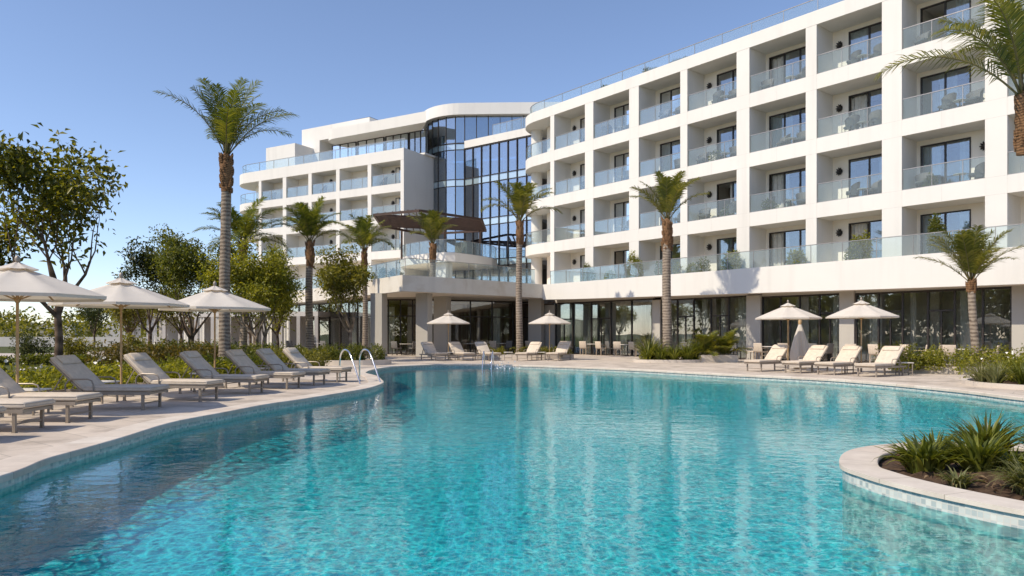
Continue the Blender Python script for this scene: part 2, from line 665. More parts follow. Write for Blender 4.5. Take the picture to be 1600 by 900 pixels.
def m_water():
    t = NT('pool_water')
    p = t.pos()
    w1 = t.noise(0.9, 2, 0.5, vec=t.pos((1.0, 1.5, 1)), dist=0.4)
    w2 = t.noise(3.6, 3, 0.55, vec=t.pos((1.0, 1.35, 1), (0, 0, R(14))), dist=0.7)
    w3 = t.noise(11.0, 2, 0.5, vec=p, dist=0.5)
    h = t.math('ADD', t.math('ADD', t.math('MULTIPLY', w1.outputs['Fac'], 0.55), t.math('MULTIPLY', w2.outputs['Fac'], 0.34)),
               t.math('MULTIPLY', w3.outputs['Fac'], 0.075))
    nrm = t.bump(h, 1.0, 0.014)
    # drawn caustics: a cell pattern in the transparency passes sunlight as a bright net
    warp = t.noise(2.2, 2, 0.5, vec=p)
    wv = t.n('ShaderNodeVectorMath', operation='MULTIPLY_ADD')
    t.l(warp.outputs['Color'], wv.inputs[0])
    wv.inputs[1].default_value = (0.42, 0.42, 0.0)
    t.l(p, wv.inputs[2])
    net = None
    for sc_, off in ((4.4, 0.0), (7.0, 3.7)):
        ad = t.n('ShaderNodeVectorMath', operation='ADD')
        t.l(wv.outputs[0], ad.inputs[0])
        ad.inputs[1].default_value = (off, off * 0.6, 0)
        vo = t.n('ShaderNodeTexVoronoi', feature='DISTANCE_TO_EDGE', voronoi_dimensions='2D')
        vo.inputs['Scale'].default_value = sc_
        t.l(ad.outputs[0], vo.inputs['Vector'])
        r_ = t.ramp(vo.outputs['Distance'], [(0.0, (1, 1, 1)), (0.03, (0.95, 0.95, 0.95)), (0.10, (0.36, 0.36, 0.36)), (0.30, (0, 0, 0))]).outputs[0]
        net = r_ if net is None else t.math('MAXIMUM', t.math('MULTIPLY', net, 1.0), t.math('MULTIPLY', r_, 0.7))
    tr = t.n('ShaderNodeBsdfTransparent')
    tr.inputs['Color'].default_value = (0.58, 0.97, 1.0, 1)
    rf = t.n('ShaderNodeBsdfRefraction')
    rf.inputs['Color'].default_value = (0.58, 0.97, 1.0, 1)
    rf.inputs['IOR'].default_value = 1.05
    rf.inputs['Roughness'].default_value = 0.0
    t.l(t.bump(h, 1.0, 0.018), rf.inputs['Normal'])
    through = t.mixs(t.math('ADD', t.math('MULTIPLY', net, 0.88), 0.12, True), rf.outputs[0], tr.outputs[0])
    gl = t.n('ShaderNodeBsdfGlossy')
    gl.inputs['Roughness'].default_value = 0.02
    gl.inputs['Color'].default_value = (1, 1, 1, 1)
    t.l(nrm, gl.inputs['Normal'])
    fr = t.n('ShaderNodeFresnel')
    fr.inputs['IOR'].default_value = 1.33
    t.l(nrm, fr.inputs['Normal'])
    return t.surf(t.mixs(t.math('MULTIPLY', fr.outputs[0], 0.8), through, gl.outputs[0]))


M['water'] = m_water()


def m_ground():
    t = NT('lawn_ground')
    p = t.pos()
    n1 = t.noise(0.5, 5, 0.6, vec=p)
    n2 = t.noise(14, 4, 0.7, vec=p)
    a = t.ramp(n1.outputs['Fac'], [(0.3, (0.050, 0.060, 0.018)), (0.7, (0.10, 0.115, 0.028))]).outputs[0]
    b = t.ramp(n2.outputs['Fac'], [(0.3, (0.65, 0.65, 0.6)), (0.7, (1.25, 1.2, 1.0))]).outputs[0]
    return t.surf(t.princ(t.mixc(1.0, a, b, 'MULTIPLY'), 0.9, 0, 0.2, t.bump(n2.outputs['Fac'], 0.6, 0.04)))


M['lawn'] = m_ground()
M['path'] = m_plain('path_paving', (0.52, 0.45, 0.39), 0.8, 0, 0.3, 0.15, 2)
M['hill'] = m_plain('hill_scrub', (0.20, 0.19, 0.14), 0.95, 0, 0.2, 0.3, 0.05)
M['far_wall'] = m_stucco('garden_wall_render', (0.50, 0.48, 0.46))


def m_trunk(name, c1, c2, rings=14.0):
    t = NT(name)
    p = t.obj((1, 1, 1))
    wv = t.n('ShaderNodeTexWave', wave_type='BANDS', bands_direction='Z')
    wv.inputs['Scale'].default_value = rings / 6.28 * 1.0
    wv.inputs['Distortion'].default_value = 5.0
    wv.inputs['Detail'].default_value = 3
    t.l(p, wv.inputs['Vector'])
    nz = t.noise(9, 5, 0.65, vec=p)
    n2 = t.noise(2.2, 3, 0.6, vec=p)
    f = t.math('ADD', t.math('MULTIPLY', wv.outputs['Fac'], 0.26), t.math('ADD', t.math('MULTIPLY', nz.outputs['Fac'], 0.5), t.math('MULTIPLY', n2.outputs['Fac'], 0.3)))
    c = t.ramp(f, [(0.33, c1), (0.66, c2)]).outputs[0]
    return t.surf(t.princ(c, 0.9, 0, 0.2, t.bump(f, 0.7, 0.03)))


M['palm_trunk'] = m_trunk('palm_trunk_bark', (0.12, 0.09, 0.07), (0.34, 0.28, 0.22))
M['palm_fibre'] = m_trunk('palm_fibre', (0.07, 0.035, 0.018), (0.25, 0.14, 0.07), 30)
M['bark'] = m_trunk('tree_bark', (0.06, 0.04, 0.028), (0.17, 0.12, 0.085), 5)
M['bark_pale'] = m_trunk('pale_bark', (0.12, 0.09, 0.065), (0.30, 0.235, 0.175), 6)
M['frond'] = m_leaf('palm_frond', (0.056, 0.080, 0.019), (0.130, 0.158, 0.030), (0.26, 0.25, 0.05), 0.42, 0.4)
M['frond_young'] = m_leaf('palm_frond_young', (0.070, 0.091, 0.020), (0.154, 0.168, 0.031), (0.280, 0.252, 0.056), 0.38, 0.4)
M['rachis'] = m_plain('frond_stem', (0.16, 0.13, 0.045), 0.5)
M['leaf_dark'] = m_leaf('leaf_dark', (0.017, 0.027, 0.010), (0.044, 0.061, 0.017), (0.119, 0.128, 0.031), 0.38, 0.35)
M['leaf_big'] = m_leaf('leaf_big', (0.036, 0.048, 0.012), (0.125, 0.138, 0.024), (0.30, 0.265, 0.04), 0.48, 0.35)
M['leaf_mid'] = m_leaf('leaf_mid', (0.042, 0.060, 0.016), (0.112, 0.135, 0.028), (0.24, 0.235, 0.05), 0.45, 0.4)
M['leaf_gold'] = m_leaf('leaf_gold', (0.078, 0.094, 0.014), (0.21, 0.225, 0.027), (0.42, 0.385, 0.05), 0.48, 0.45)
M['leaf_olive'] = m_leaf('leaf_olive', (0.066, 0.072, 0.016), (0.165, 0.165, 0.028), (0.32, 0.28, 0.05), 0.48, 0.45)
M['leaf_red'] = m_leaf('leaf_red', (0.063, 0.056, 0.017), (0.119, 0.105, 0.025), (0.238, 0.154, 0.042), 0.38, 0.45)
M['strap'] = m_leaf('strap_leaf', (0.050, 0.068, 0.014), (0.135, 0.160, 0.026), (0.29, 0.29, 0.052), 0.38, 0.35)
M['strap_pale'] = m_leaf('strap_leaf_pale', (0.077, 0.094, 0.033), (0.165, 0.176, 0.066), (0.352, 0.330, 0.165), 0.38, 0.4)
M['petal'] = m_plain('petal', (0.75, 0.72, 0.66), 0.7)

# ------------------------------------------------------------------ the ground, the deck and the pool
WATER_Z = -0.12
edge_px = [(595, 594), (588, 588), (572, 584), (570, 583), (576, 579.5), (592, 576), (622, 572.5), (685, 570), (760, 569.6), (810, 571), (885, 573.4), (940, 575.4), (1000, 578),
           (1075, 582), (1142, 585.5), (1210, 588.5), (1300, 593), (1380, 599), (1442, 604.5), (1517, 612), (1600, 622.5)]
tip_px = [(0, 746), (62, 721), (109.5, 707.5), (189, 685), (264, 661.5), (340, 647), (415, 632.5), (464, 625.5), (520, 616.5), (565, 609), (585, 604), (598, 598.5)]
raw = [gp(*p) for p in tip_px] + [gp(*p) for p in edge_px]
raw += [(11.3, 13.8), (12.0, 11.0), (12.3, 7.5), (11.2, 4.2), (8.5, 2.2), (5.0, 1.3), (1.0, 0.9), (-2.6, 1.5), (-4.3, 3.4), (-4.9, 5.2)]
pool = ccw(catmull(raw, 5))


def dedupe(P, d=0.05):
    out = [P[0]]
    for p in P[1:]:
        if math.hypot(p[0] - out[-1][0], p[1] - out[-1][1]) > d:
            out.append(p)
    return out


pool = dedupe(pool, 0.09)


def smooth_loop(P, k):
    for _ in range(k):
        P = [((P[i - 1][0] + 2 * P[i][0] + P[(i + 1) % len(P)][0]) / 4, (P[i - 1][1] + 2 * P[i][1] + P[(i + 1) % len(P)][1]) / 4) for i in range(len(P))]
    return P


pool = smooth_loop(pool, 2)


def loop_wall(P, z0, z1, mat, name, inward=True, parent=None, closed=True):
    mb = MB()
    n = len(P)
    u = 0.0
    for i in range(n if closed else n - 1):
        a, b = P[i], P[(i + 1) % n]
        L = math.hypot(b[0] - a[0], b[1] - a[1])
        q = [(a[0], a[1], z0), (b[0], b[1], z0), (b[0], b[1], z1), (a[0], a[1], z1)]
        uv = [(u, z0), (u + L, z0), (u + L, z1), (u, z1)]
        if inward:
            q, uv = q[::-1], uv[::-1]
        mb.add(q, [(0, 1, 2, 3)], 0, [uv])
        u += L
    return mb.build(name, mat, parent, smooth=True)


def loop_band(inner, outer, z0, z1, mat, name, parent=None):
    """Flat ring with a rounded inner lip between two matched loops."""
    mb = MB()
    n = len(inner)
    u = 0.0
    prof = [(0.0, z0), (0.0, z1 - 0.015), (0.02, z1 - 0.003), (0.06, z1), (1.0, z1), (1.0, z0)]
    rows = []
    for i in range(n):
        a, b = Vector(inner[i]), Vector(outer[i])
        rows.append([((a.lerp(b, t)).x, (a.lerp(b, t)).y, z) for t, z in prof])
    for i in range(n):
        j = (i + 1) % n
        L = math.hypot(inner[j][0] - inner[i][0], inner[j][1] - inner[i][1])
        for k in range(len(prof)):
            kk = (k + 1) % len(prof)
            v0, v1 = prof[k][0] * 0.4, prof[kk][0] * 0.4
            mb.add([rows[i][k], rows[j][k], rows[j][kk], rows[i][kk]], [(0, 1, 2, 3)], 0, [[(u, v0 + 1), (u + L, v0 + 1), (u + L, v1 + 1), (u, v1 + 1)]])
        u += L
    bmx = mb.build(name, mat, parent, smooth=True)
    return bmx


big = [(-3000, -200), (3000, -200), (3000, 4000), (-3000, 4000)]
tag(sheet('ground', big, [offset_loop(pool, 0.3)], -0.02, M['lawn']), kind='structure')
deck_outer = [(-9.3, -8), (-9.3, 4), (-9.25, 11), (-9.0, 15), (-8.6, 18), (-8.0, 21), (-7.7, 23.5), (-8.0, 26.5), (-8.2, 30), (-8.8, 34), (-11, 38), (-14, 43), (-20, 47), (-34, 50), (-34, 80), (40, 80), (70, 40), (60, -8)]
deck_outer = catmull(deck_outer[:12], 5, False) + deck_outer[12:]
tag(sheet('pool_deck', deck_outer, [offset_loop(pool, 0.28)], 0.0, M['deck']), kind='structure')
pool_in = offset_loop(pool, -0.035)
tag(loop_band(pool_in, offset_loop(pool, 0.40), -0.05, 0.022, M['coping'], 'pool_coping'), kind='structure')
tag(loop_wall(pool, -0.32, -0.05, M['mosaic'], 'pool_tile_band'), kind='structure')
tag(loop_wall(pool, -0.97, -0.32, M['pool_wall'], 'pool_wall'), kind='structure')
tag(sheet('pool_floor', offset_loop(pool, 0.05), [], -0.95, M['pool_tile']), kind='structure')
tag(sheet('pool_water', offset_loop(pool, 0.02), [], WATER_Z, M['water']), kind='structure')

# steps on the way down at the far left corner of the pool are only a pale shelf under water
pth = catmull([(-60, 36), (-40, 37), (-26, 38.5), (-19, 41), (-14, 44), (-14, 50), (-20, 53), (-28, 54), (-42, 54), (-60, 54)], 4)
tag(sheet('garden_path', pth, [], -0.012, M['path']), kind='structure')

# island planter standing in the pool
isl = [(3.36, 7.55), (3.33, 7.0), (3.42, 6.5), (3.60, 6.0), (3.90, 5.45), (4.45, 4.85), (5.3, 4.5), (6.3, 4.7), (7.1, 5.5), (7.5, 6.7), (7.3, 7.9), (6.6, 8.7), (5.6, 9.05), (4.6, 8.92), (3.86, 8.42)]
isl = ccw(catmull(isl, 8))
ip = empty('island_planter', (5.3, 6.9, -1.48), 0, 'round stone-capped planter island with mosaic tile side rising from the pool water', 'planter')
loop_wall(offset_loop(isl, -0.03), -1.48, -0.01, M['mosaic'], 'mosaic_side', inward=False, parent=ip)
loop_band(offset_loop(isl, -0.37), isl, -0.01, 0.03, M['coping'], 'stone_cap', ip)
soil_in = offset_loop(isl, -0.36)


def soil_mound(loop, z, rise, name, parent):
    c = Vector((sum(p[0] for p in loop) / len(loop), sum(p[1] for p in loop) / len(loop)))
    V, Fq = [], []
    K = 14
    n = len(loop)
    for k in range(K + 1):
        f = k / K
        for i in range(n):
            p = c.lerp(Vector(loop[i]), f)
            V.append((p.x, p.y, z + rise * (1 - f * f) + (rng.normal() * 0.014 if 0 < k < K else 0)))
    for k in range(K):
        for i in range(n):
            a, b = k * n + i, k * n + (i + 1) % n
            Fq.append((a, a + n, b + n, b))
    return np_mesh(name, np.array(V), np.array(Fq), M['soil'], parent, True, smooth=True)


soil_mound(soil_in, -0.05, 0.10, 'soil', ip)

# ------------------------------------------------------------------ the hotel
hotel = empty('hotel_building', (6, 50, 0), 0, 'white five-storey hotel with recessed balconies, curved glass tower and long terrace behind the pool', 'hotel')


def hp(mb, name, mats, smooth=False, parent=None):
    return mb.build(name, mats, parent or hotel, smooth)


P0, D, N = Vector((17.74, 34.0)), Vector((-0.629, 0.777)).normalized(), Vector((0.777, 0.629)).normalized()


def W(s, t, z=None):
    p = P0 + D * s + N * t
    return (p.x, p.y) if z is None else (p.x, p.y, z)


WALLM = [M['white'], M['white_in'], M['joint'], M['room']]
pillars = [(-11.9, -11.1), (-8.30, -7.70), (-4.46, -3.64), (-0.256, 0.64), (3.86, 4.44), (7.70, 8.50), (11.84, 12.35), (15.58, 16.38), (19.56, 20.35), (23.44, 23.85)]
bays = [(pillars[i][1], pillars[i + 1][0]) for i in range(len(pillars) - 1)]
BF = [14.45, 11.22, 7.98, 4.85]                  # balcony floors, top row first
SOF = [16.95, 13.7, 10.47, 7.23]                 # the ceilings over them
T_BACK, T_ROOM = 1.62, 4.2
bay_doors = {0: (-10.3, -8.5), 1: (-7.5, -5.2), 2: (-2.55, -0.42), 3: (0.95, 3.02), 4: (4.75, 7.5), 5: (8.75, 10.93), 6: (12.65, 15.2), 7: (16.7, 19.15), 8: (20.6, 22.45)}
lamp_bays = {3: 3.47, 5: 11.42, 8: 23.0, 2: -3.1}

fm = MB()
for a, b in pillars:
    fm.box(a, b, 0, T_ROOM, 4.6, 16.95, 0, W)
for i, (a, b) in enumerate(bays):
    for r in range(3):
        fm.box(a + .002, b - .002, 0.006, T_ROOM, SOF[r + 1], BF[r], 0, W)
    for z0 in SOF[1:]:
        pass
S_END, RAD = 25.5, 3.0


def arc_pts(rad, a0=-90, a1=20, n=18, s_end=S_END):
    """Rounded corner of the wing: plan points in (s, t)."""
    return [(s_end + rad * math.cos(R(a0 + (a1 - a0) * k / n)), RAD + rad * math.sin(R(a0 + (a1 - a0) * k / n))) for k in range(n + 1)]


curve = [(23.85, 0.0)] + arc_pts(RAD)
curve_poly = [W(*p) for p in curve + [(28.2, 9.0), (23.85, 9.0)]]
for r in range(3):
    fm.prism(curve_poly, SOF[r + 1], BF[r], 0)
inner_curve = [(23.85, T_BACK)] + arc_pts(RAD - T_BACK) + [(26.6, 9.0), (23.85, 9.0)]
for z0, z1 in ((4.85, SOF[3]), (BF[2], SOF[2]), (BF[1], SOF[1]), (BF[0], SOF[0])):
    fm.prism([W(*p) for p in inner_curve], z0 + .001, z1 - .001, 1)
    c = W(27.35, 1.75)
    fm.tube([(c[0], c[1], z0), (c[0], c[1], z1)], 0.42, 20, 0)
hp(fm, 'facade_frame', WALLM, False)

# roof slab, body behind
rb = MB()
rb.prism([W(-11.9, -0.01), W(23.85, -0.01)] + [W(*p) for p in arc_pts(RAD + 0.01)] + [W(28.2, 14), W(-11.9, 14)], 16.95, 17.66, 0)
rb.box(-11.9, 23.5, T_ROOM + 0.2, 14, 0.0, 16.95, 0, W)
hp(rb, 'roof_slab', WALLM)

# back walls with door openings, room backs
bw = MB()
for i, (a, b) in enumerate(bays):
    d0, d1 = bay_doors[i]
    for r in range(4):
        z0, z1 = BF[r], SOF[r]
        h = z1 - 0.24
        bw.box(a, d0, T_BACK, T_BACK + .15, z0, z1, 1, W)
        bw.box(d1, b, T_BACK, T_BACK + .15, z0, z1, 1, W)
        bw.box(d0, d1, T_BACK, T_BACK + .15, h, z1, 1, W)
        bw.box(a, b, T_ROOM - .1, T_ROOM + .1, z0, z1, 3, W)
hp(bw, 'balcony_back_wall', WALLM)

# panel joints, two millimetres proud
jm = MB()
for i, (a, b) in enumerate(pillars):
    for r in range(3):
        for z in (SOF[r + 1], BF[r]):
            jm.box(a, b, -0.002, 0.02, z - .006, z + .006, 2, W)
for i, (a, b) in enumerate(bays):
    m_ = (a + b) / 2
    for r in range(3):
        jm.box(m_ - .005, m_ + .005, 0.003, 0.02, SOF[r + 1] + .02, BF[r] - .02, 2, W)
hp(jm, 'panel_joints', WALLM)


def sliding_door(fr, d0, d1, t, z0, z1, panels, curtain, depth=0.12, gap=None):
    """Frame > pane, curtain; fr maps (s, t, z) to the world."""
    f = MB()
    w = 0.055
    f.box(d0, d0 + w, t - .03, t + .09, z0, z1, 0, fr)
    f.box(d1 - w, d1, t - .03, t + .09, z0, z1, 0, fr)
    f.box(d0 + w, d1 - w, t - .03, t + .09, z1 - w, z1, 0, fr)
    f.box(d0 + w, d1 - w, t - .03, t + .09, z0, z0 + .05, 0, fr)
    for k in range(1, panels):
        c = d0 + (d1 - d0) * k / panels
        f.box(c - .035, c + .035, t - .02, t + .08, z0 + .05, z1 - w, 0, fr)
    o = hp(f, 'sliding_door', M['darkframe'])
    p = MB()
    for k in range(panels):
        if k != gap:
            c0, c1 = d0 + (d1 - d0) * k / panels, d0 + (d1 - d0) * (k + 1) / panels
            p.box(c0 + .03, c1 - .03, t + .025, t + .035, z0 + .05, z1 - w, 0, fr)
    hp(p, 'pane', M['door_glass'], parent=o)
    for c0, c1 in curtain:
        a, b = d0 + (d1 - d0) * c0, d0 + (d1 - d0) * c1
        n = max(8, int((b - a) / 0.05))
        v, fc = [], []
        for k in range(n + 1):
            s = a + (b - a) * k / n
            tt = t + 0.28 + 0.045 * math.sin(k * 1.35 + a) + 0.02 * math.sin(k * 0.53)
            v += [fr(s, tt, z0 + .03), fr(s, tt, z1 - .03)]
        for k in range(n):
            fc.append((2 * k, 2 * k + 2, 2 * k + 3, 2 * k + 1))
        c = MB()
        c.add(v, fc)
        hp(c, 'curtain', M['curtain'], True, parent=o)
    return o


def railing(pts, z0, z1, cap=True, th=0.014, gap=1.25):
    """Glass balustrade along plan points > handrail."""
    g = MB()
    P = [Vector(p) for p in pts]
    tot = sum((P[i + 1] - P[i]).length for i in range(len(P) - 1))
    g.wall([tuple(p) for p in P], z0 + .02, z1 - .02, th, 0)
    o = hp(g, 'balcony_railing', M['rail_glass'])
    c = MB()
    for i in range(len(P) - 1):
        a, b = P[i], P[i + 1]
        c.seg(a, b, z1 - .02, z1 + .015, 0.04, 0, th / 2)
        c.seg(a, b, z0, z0 + .03, 0.05, 0, th / 2)
    c_len = 0.0
    nxt = 0.0
    for i in range(len(P) - 1):
        L = (P[i + 1] - P[i]).length
        while nxt <= c_len + L + 1e-6:
            q = P[i].lerp(P[i + 1], (nxt - c_len) / L)
            d = (P[i + 1] - P[i]).normalized() * .011
            c.seg(q - d, q + d, z0 + .03, z1 - .02, 0.03, 0, th / 2)
            nxt += gap
        c_len += L
    hp(c, 'handrail', M['rail_cap'], parent=o)
    return o


def wall_lamp(fr, s, t, z):
    c = MB()
    v0 = Vector(fr(s, t - .02, z))
    c.tube([fr(s, t, z), fr(s, t - .05, z)], 0.13, 14, 0)
    for k in range(9):
        a = k / 9 * 6.283
        c.tube([fr(s + .1 * math.cos(a), t - .05, z + .12 * math.sin(a)), fr(s + .17 * math.cos(a), t - .12, z + .19 * math.sin(a))], [.05, .025], 5, 0)
    c.tube([fr(s, t - .05, z), fr(s, t - .14, z)], [.10, .04], 10, 0)
    return hp(c, 'wall_lamp', M['lamp_black'])


cr = random.Random(5)
for i, (a, b) in enumerate(bays):
    d0, d1 = bay_doors[i]
    for r in range(4):
        n = 3 if d1 - d0 > 2.3 else 2
        opt = cr.choice([[(0.0, 0.34)], [(0.0, 0.25), (0.62, 1.0)], [(0.55, 1.0)], [(0.30, 0.66)], [(0.62, 0.98)]])
        sliding_door(W, d0, d1, T_BACK, BF[r] + .004, SOF[r] - 0.24, n, opt, gap=cr.choice([None, n - 1, None, 0 if n == 3 else None]))
        if r < 3:
            railing([W(b - .01, 0.07), W(a + .01, 0.07)], BF[r], BF[r] + 0.95)
        if i in lamp_bays and (i != 2 or r == 2):
            wall_lamp(W, lamp_bays[i], T_BACK, BF[r] + 1.72)
for r in range(4):
    sliding_door(W, 24.35, 25.35, T_BACK - .05, BF[r] + .004, SOF[r] - .25, 2, [(0, .3)])
    if r < 3:
        railing([W(*p) for p in reversed([(23.86, 0.08)] + arc_pts(RAD - 0.08))], BF[r], BF[r] + .95)
# roof-edge glass
railing([W(*p) for p in reversed([(-11.8, 0.35), (0, 0.35), (8, .35), (16, .35), (23.85, 0.35)] + arc_pts(RAD - 0.35))], 17.66, 18.42, gap=1.9)

# ---- long terrace over the ground floor
T_PAR = -1.2
C1 = Vector((2.15, 51.35))
podium = [(-40, 76), (-24, 65.5), (-16, 57.2), (-11.3, 50.4), (-6.4, 43.0), (-4.2, 44.9), (-2.0, 47.0), (0.2, 49.2), (C1.x, C1.y)]
par_r = [W(s, T_PAR) for s in (23.5, 20, 15, 10, 5, 0, -5, -12.5)]
pz_r = [3.80, 3.72, 3.65, 3.57, 3.5, 3.42, 3.36, 3.3]
pz_p = [3.9] * len(podium)
tp = MB()
tp.wall([(C1.x, C1.y)] + par_r[1:], pz_r, 4.85, 0.25, 0)
hp(tp, 'terrace_parapet', WALLM)
tp = MB()
tp.wall(podium, pz_p, 4.85, 0.3, 0)
hp(tp, 'terrace_parapet', [M['beige']])
# floors and soffits
fl = MB()
inner_r = [W(s, 3.6) for s in (24.2, 20, 15, 10, 5, 0, -5, -12.5)]
par_in = [W(s, T_PAR + .24) for s in (23.5, 20, 15, 10, 5, 0, -5, -12.5)]
for k in range(7):
    for z, flip in ((4.55, 0), (None, 1)):
        za, zb = (z, z) if z else (pz_r[k] + .03, pz_r[k + 1] + .03)
        q = [(*par_in[k], za), (*par_in[k + 1], zb), (*inner_r[k + 1], zb), (*inner_r[k], za)]
        fl.add(q if flip == 0 else q[::-1], [(0, 1, 2, 3)])
hp(fl, 'terrace_slab', M['white_in'])
fl = MB()
pod_in = [(p[0] + .15, p[1] + .25) for p in podium]
fl.prism([(C1.x + .1, C1.y + .3)] + [(4.5, 60), (4, 70), (-30, 90)] + pod_in[:-1], 3.93, 4.5, 0)
hp(fl, 'terrace_slab', M['white_in'])


def sp(px, t):
    """Distance along the wing that shows at photo column px, on the plane t."""
    u = (px - 800) / F_PX
    b = P0 + N * t
    return (b.x - b.y * u) / (-D.x + D.y * u)


railing([W(s, T_PAR + .35) for s in (22.9, 18, 12, 6, 0, -6, -12.4)], 4.85, 5.78, gap=1.6)
railing([(p[0] + .3, p[1] + .28) for p in podium[1:4]] + [(-6.35, 43.5)], 4.85, 5.85, gap=1.6)
railing([(-6.3, 43.55)] + [(p[0] - .25, p[1] + .25) for p in podium[5:8]] + [(1.6, 51.4)], 4.85, 5.9, gap=1.6)

# ---- ground floor glazing
SF = [M['darkframe'], M['column'], M['dining']]


def storefront(p0, p1, z0, z1, n, transom=2.15, door=()):
    a, b = Vector(p0), Vector(p1)
    f = MB()
    f.seg(a, b, z1 - .09, z1, .10)
    f.seg(a, b, z0, z0 + .06, .10)
    L = (b - a).length
    d = (b - a) / L
    ts = [0] + [k / n for k in range(1, n)] + [1]
    for k, u in enumerate(ts):
        q = a + d * min(max(L * u, .04), L - .04)
        f.seg(q - d * .035, q + d * .035, z0 + .06, z1 - .09, .12)
    for k in range(n):
        q0, q1 = a + d * (L * ts[k] + .05), a + d * (L * ts[k + 1] - .05)
        if k in door or not door:
            f.seg(q0, q1, transom, transom + .07, .09)
        if k in door:
            mid = (q0 + q1) / 2
            f.seg(mid - d * .03, mid + d * .03, z0 + .06, transom, .09)
    o = hp(f, 'storefront_window', M['darkframe'])
    g = MB()
    g.seg(a + d * .02, b - d * .02, z0 + .06, z1 - .09, .012)
    hp(g, 'pane', M['store_glass'], parent=o)
    return o


GH = (3.38, 3.42, 3.52, 3.62)
T_G = 0.55
cols = [(1583, 1625), (1314, 1337), (1169, 1191), (1022, 1034), (846, 868)]
cs = [(sp(b, T_G), sp(a, T_G)) for a, b in cols]
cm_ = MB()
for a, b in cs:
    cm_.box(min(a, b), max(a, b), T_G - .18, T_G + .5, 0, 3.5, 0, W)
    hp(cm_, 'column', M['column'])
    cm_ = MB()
hd = MB()
for k in range(len(cs) - 1):
    hd.box(cs[k][1] + .002, cs[k + 1][0] - .002, T_G - .06, T_G + .12, GH[k], 3.85, 0, W)
    n = (6, 4, 5, 5)[k]
    storefront(W(cs[k + 1][0] - .01, T_G), W(cs[k][1] + .01, T_G), 0.0, GH[k], n, 2.4, (1, 3) if k != 3 else (0, 2))
hd.box(cs[0][0] - 10, cs[0][0], T_G - .06, T_G + .3, 0, 3.5, 0, W)
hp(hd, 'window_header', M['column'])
# the dining room seen through the glass
ir = MB()
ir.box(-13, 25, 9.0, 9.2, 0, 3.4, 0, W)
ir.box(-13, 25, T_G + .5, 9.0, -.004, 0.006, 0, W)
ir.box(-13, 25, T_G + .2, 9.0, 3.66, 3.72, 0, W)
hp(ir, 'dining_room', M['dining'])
for s in (-3.0, -0.4, 2.6, 5.8, 9.0, 12.4, 14.6, 18.4):
    c = MB()
    c.box(s - .2, s + .2, 3.3, 3.7, 0.0, 3.6, 0, W)
    hp(c, 'inner_column', M['curtain'])


def drape(p, q, z0, z1, name='curtain', parent=None, mat='curtain', amp=.05):
    a, b = Vector(p), Vector(q)
    n = max(8, int((b - a).length / .06))
    d = (b - a).normalized()
    nn = Vector((-d.y, d.x))
    v, fc = [], []
    for k in range(n + 1):
        c = a.lerp(b, k / n) + nn * (amp * math.sin(k * 1.3 + a.x) + .4 * amp * math.sin(k * .47))
        v += [(c.x, c.y, z0), (c.x, c.y, z1)]
    for k in range(n):
        fc.append((2 * k, 2 * k + 2, 2 * k + 3, 2 * k + 1))
    mb = MB()
    mb.add(v, fc)
    return hp(mb, name, M[mat], True, parent)


for s0, s1, t_ in ((5.0, 5.7, 1.3), (8.5, 9.2, 1.2), (10.2, 10.6, 1.5), (15.1, 15.8, 1.2), (21.0, 21.9, 1.3), (1.2, 1.8, 1.2), (-2.9, -2.2, 1.3), (3.2, 3.6, 1.2), (7.2, 7.6, 1.2), (11.3, 11.7, 1.2),
                   (12.5, 13.2, 1.2), (17.6, 18.2, 1.2), (19.3, 19.7, 1.2), (-0.4, -0.1, 1.2), (9.9, 10.1, 2.6), (2.2, 2.9, 3.0), (6.2, 6.9, 3.0), (13.8, 14.6, 3.0), (22.6, 23.2, 1.2)):
    drape(W(s0, t_), W(s1, t_), 0.05, 3.55)

# under the podium: columns, glazing, dining room
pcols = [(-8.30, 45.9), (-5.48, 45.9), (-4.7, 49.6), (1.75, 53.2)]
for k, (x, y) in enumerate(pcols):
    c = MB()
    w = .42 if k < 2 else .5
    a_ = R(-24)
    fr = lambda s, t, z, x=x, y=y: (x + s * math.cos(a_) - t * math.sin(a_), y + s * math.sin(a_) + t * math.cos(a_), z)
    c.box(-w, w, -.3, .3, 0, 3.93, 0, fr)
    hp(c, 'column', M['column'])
gl_line = [(-19.5, 62), (-13.0, 55.8), (-9.4, 51.0), (-6.0, 50.6), (1.6, 55.0)]
for k, n in enumerate((6, 4, 4, 5)):
    storefront(gl_line[k], gl_line[k + 1], 0.0, 3.8, n, 2.6)
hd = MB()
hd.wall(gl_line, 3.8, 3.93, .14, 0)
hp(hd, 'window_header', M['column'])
ir = MB()
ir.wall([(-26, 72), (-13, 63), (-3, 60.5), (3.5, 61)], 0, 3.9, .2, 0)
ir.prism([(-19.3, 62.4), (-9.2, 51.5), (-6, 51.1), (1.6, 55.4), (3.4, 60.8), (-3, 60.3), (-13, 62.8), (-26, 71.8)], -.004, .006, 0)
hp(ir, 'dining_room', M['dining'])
for p, q in (((-8.9, 51.6), (-8.2, 51.5)), ((-7.3, 51.5), (-6.9, 51.5)), ((-5.5, 51.7), (-4.9, 52.0)), ((-1.4, 54.2), (-.9, 54.5)), ((-12.2, 55.9), (-11.6, 55.0)), ((-15.8, 59.4), (-15.2, 58.8)), ((-17.6, 61.4), (-17.0, 60.6))):
    drape(p, q, 0.05, 3.3)

# ---- left wing
Q0, LD, LN = Vector((-8.82, 60.0)), Vector((-0.866, 0.5)).normalized(), Vector((0.5, 0.866)).normalized()


def L(s, t, z=None):
    p = Q0 + LD * s + LN * t
    return (p.x, p.y) if z is None else (p.x, p.y, z)


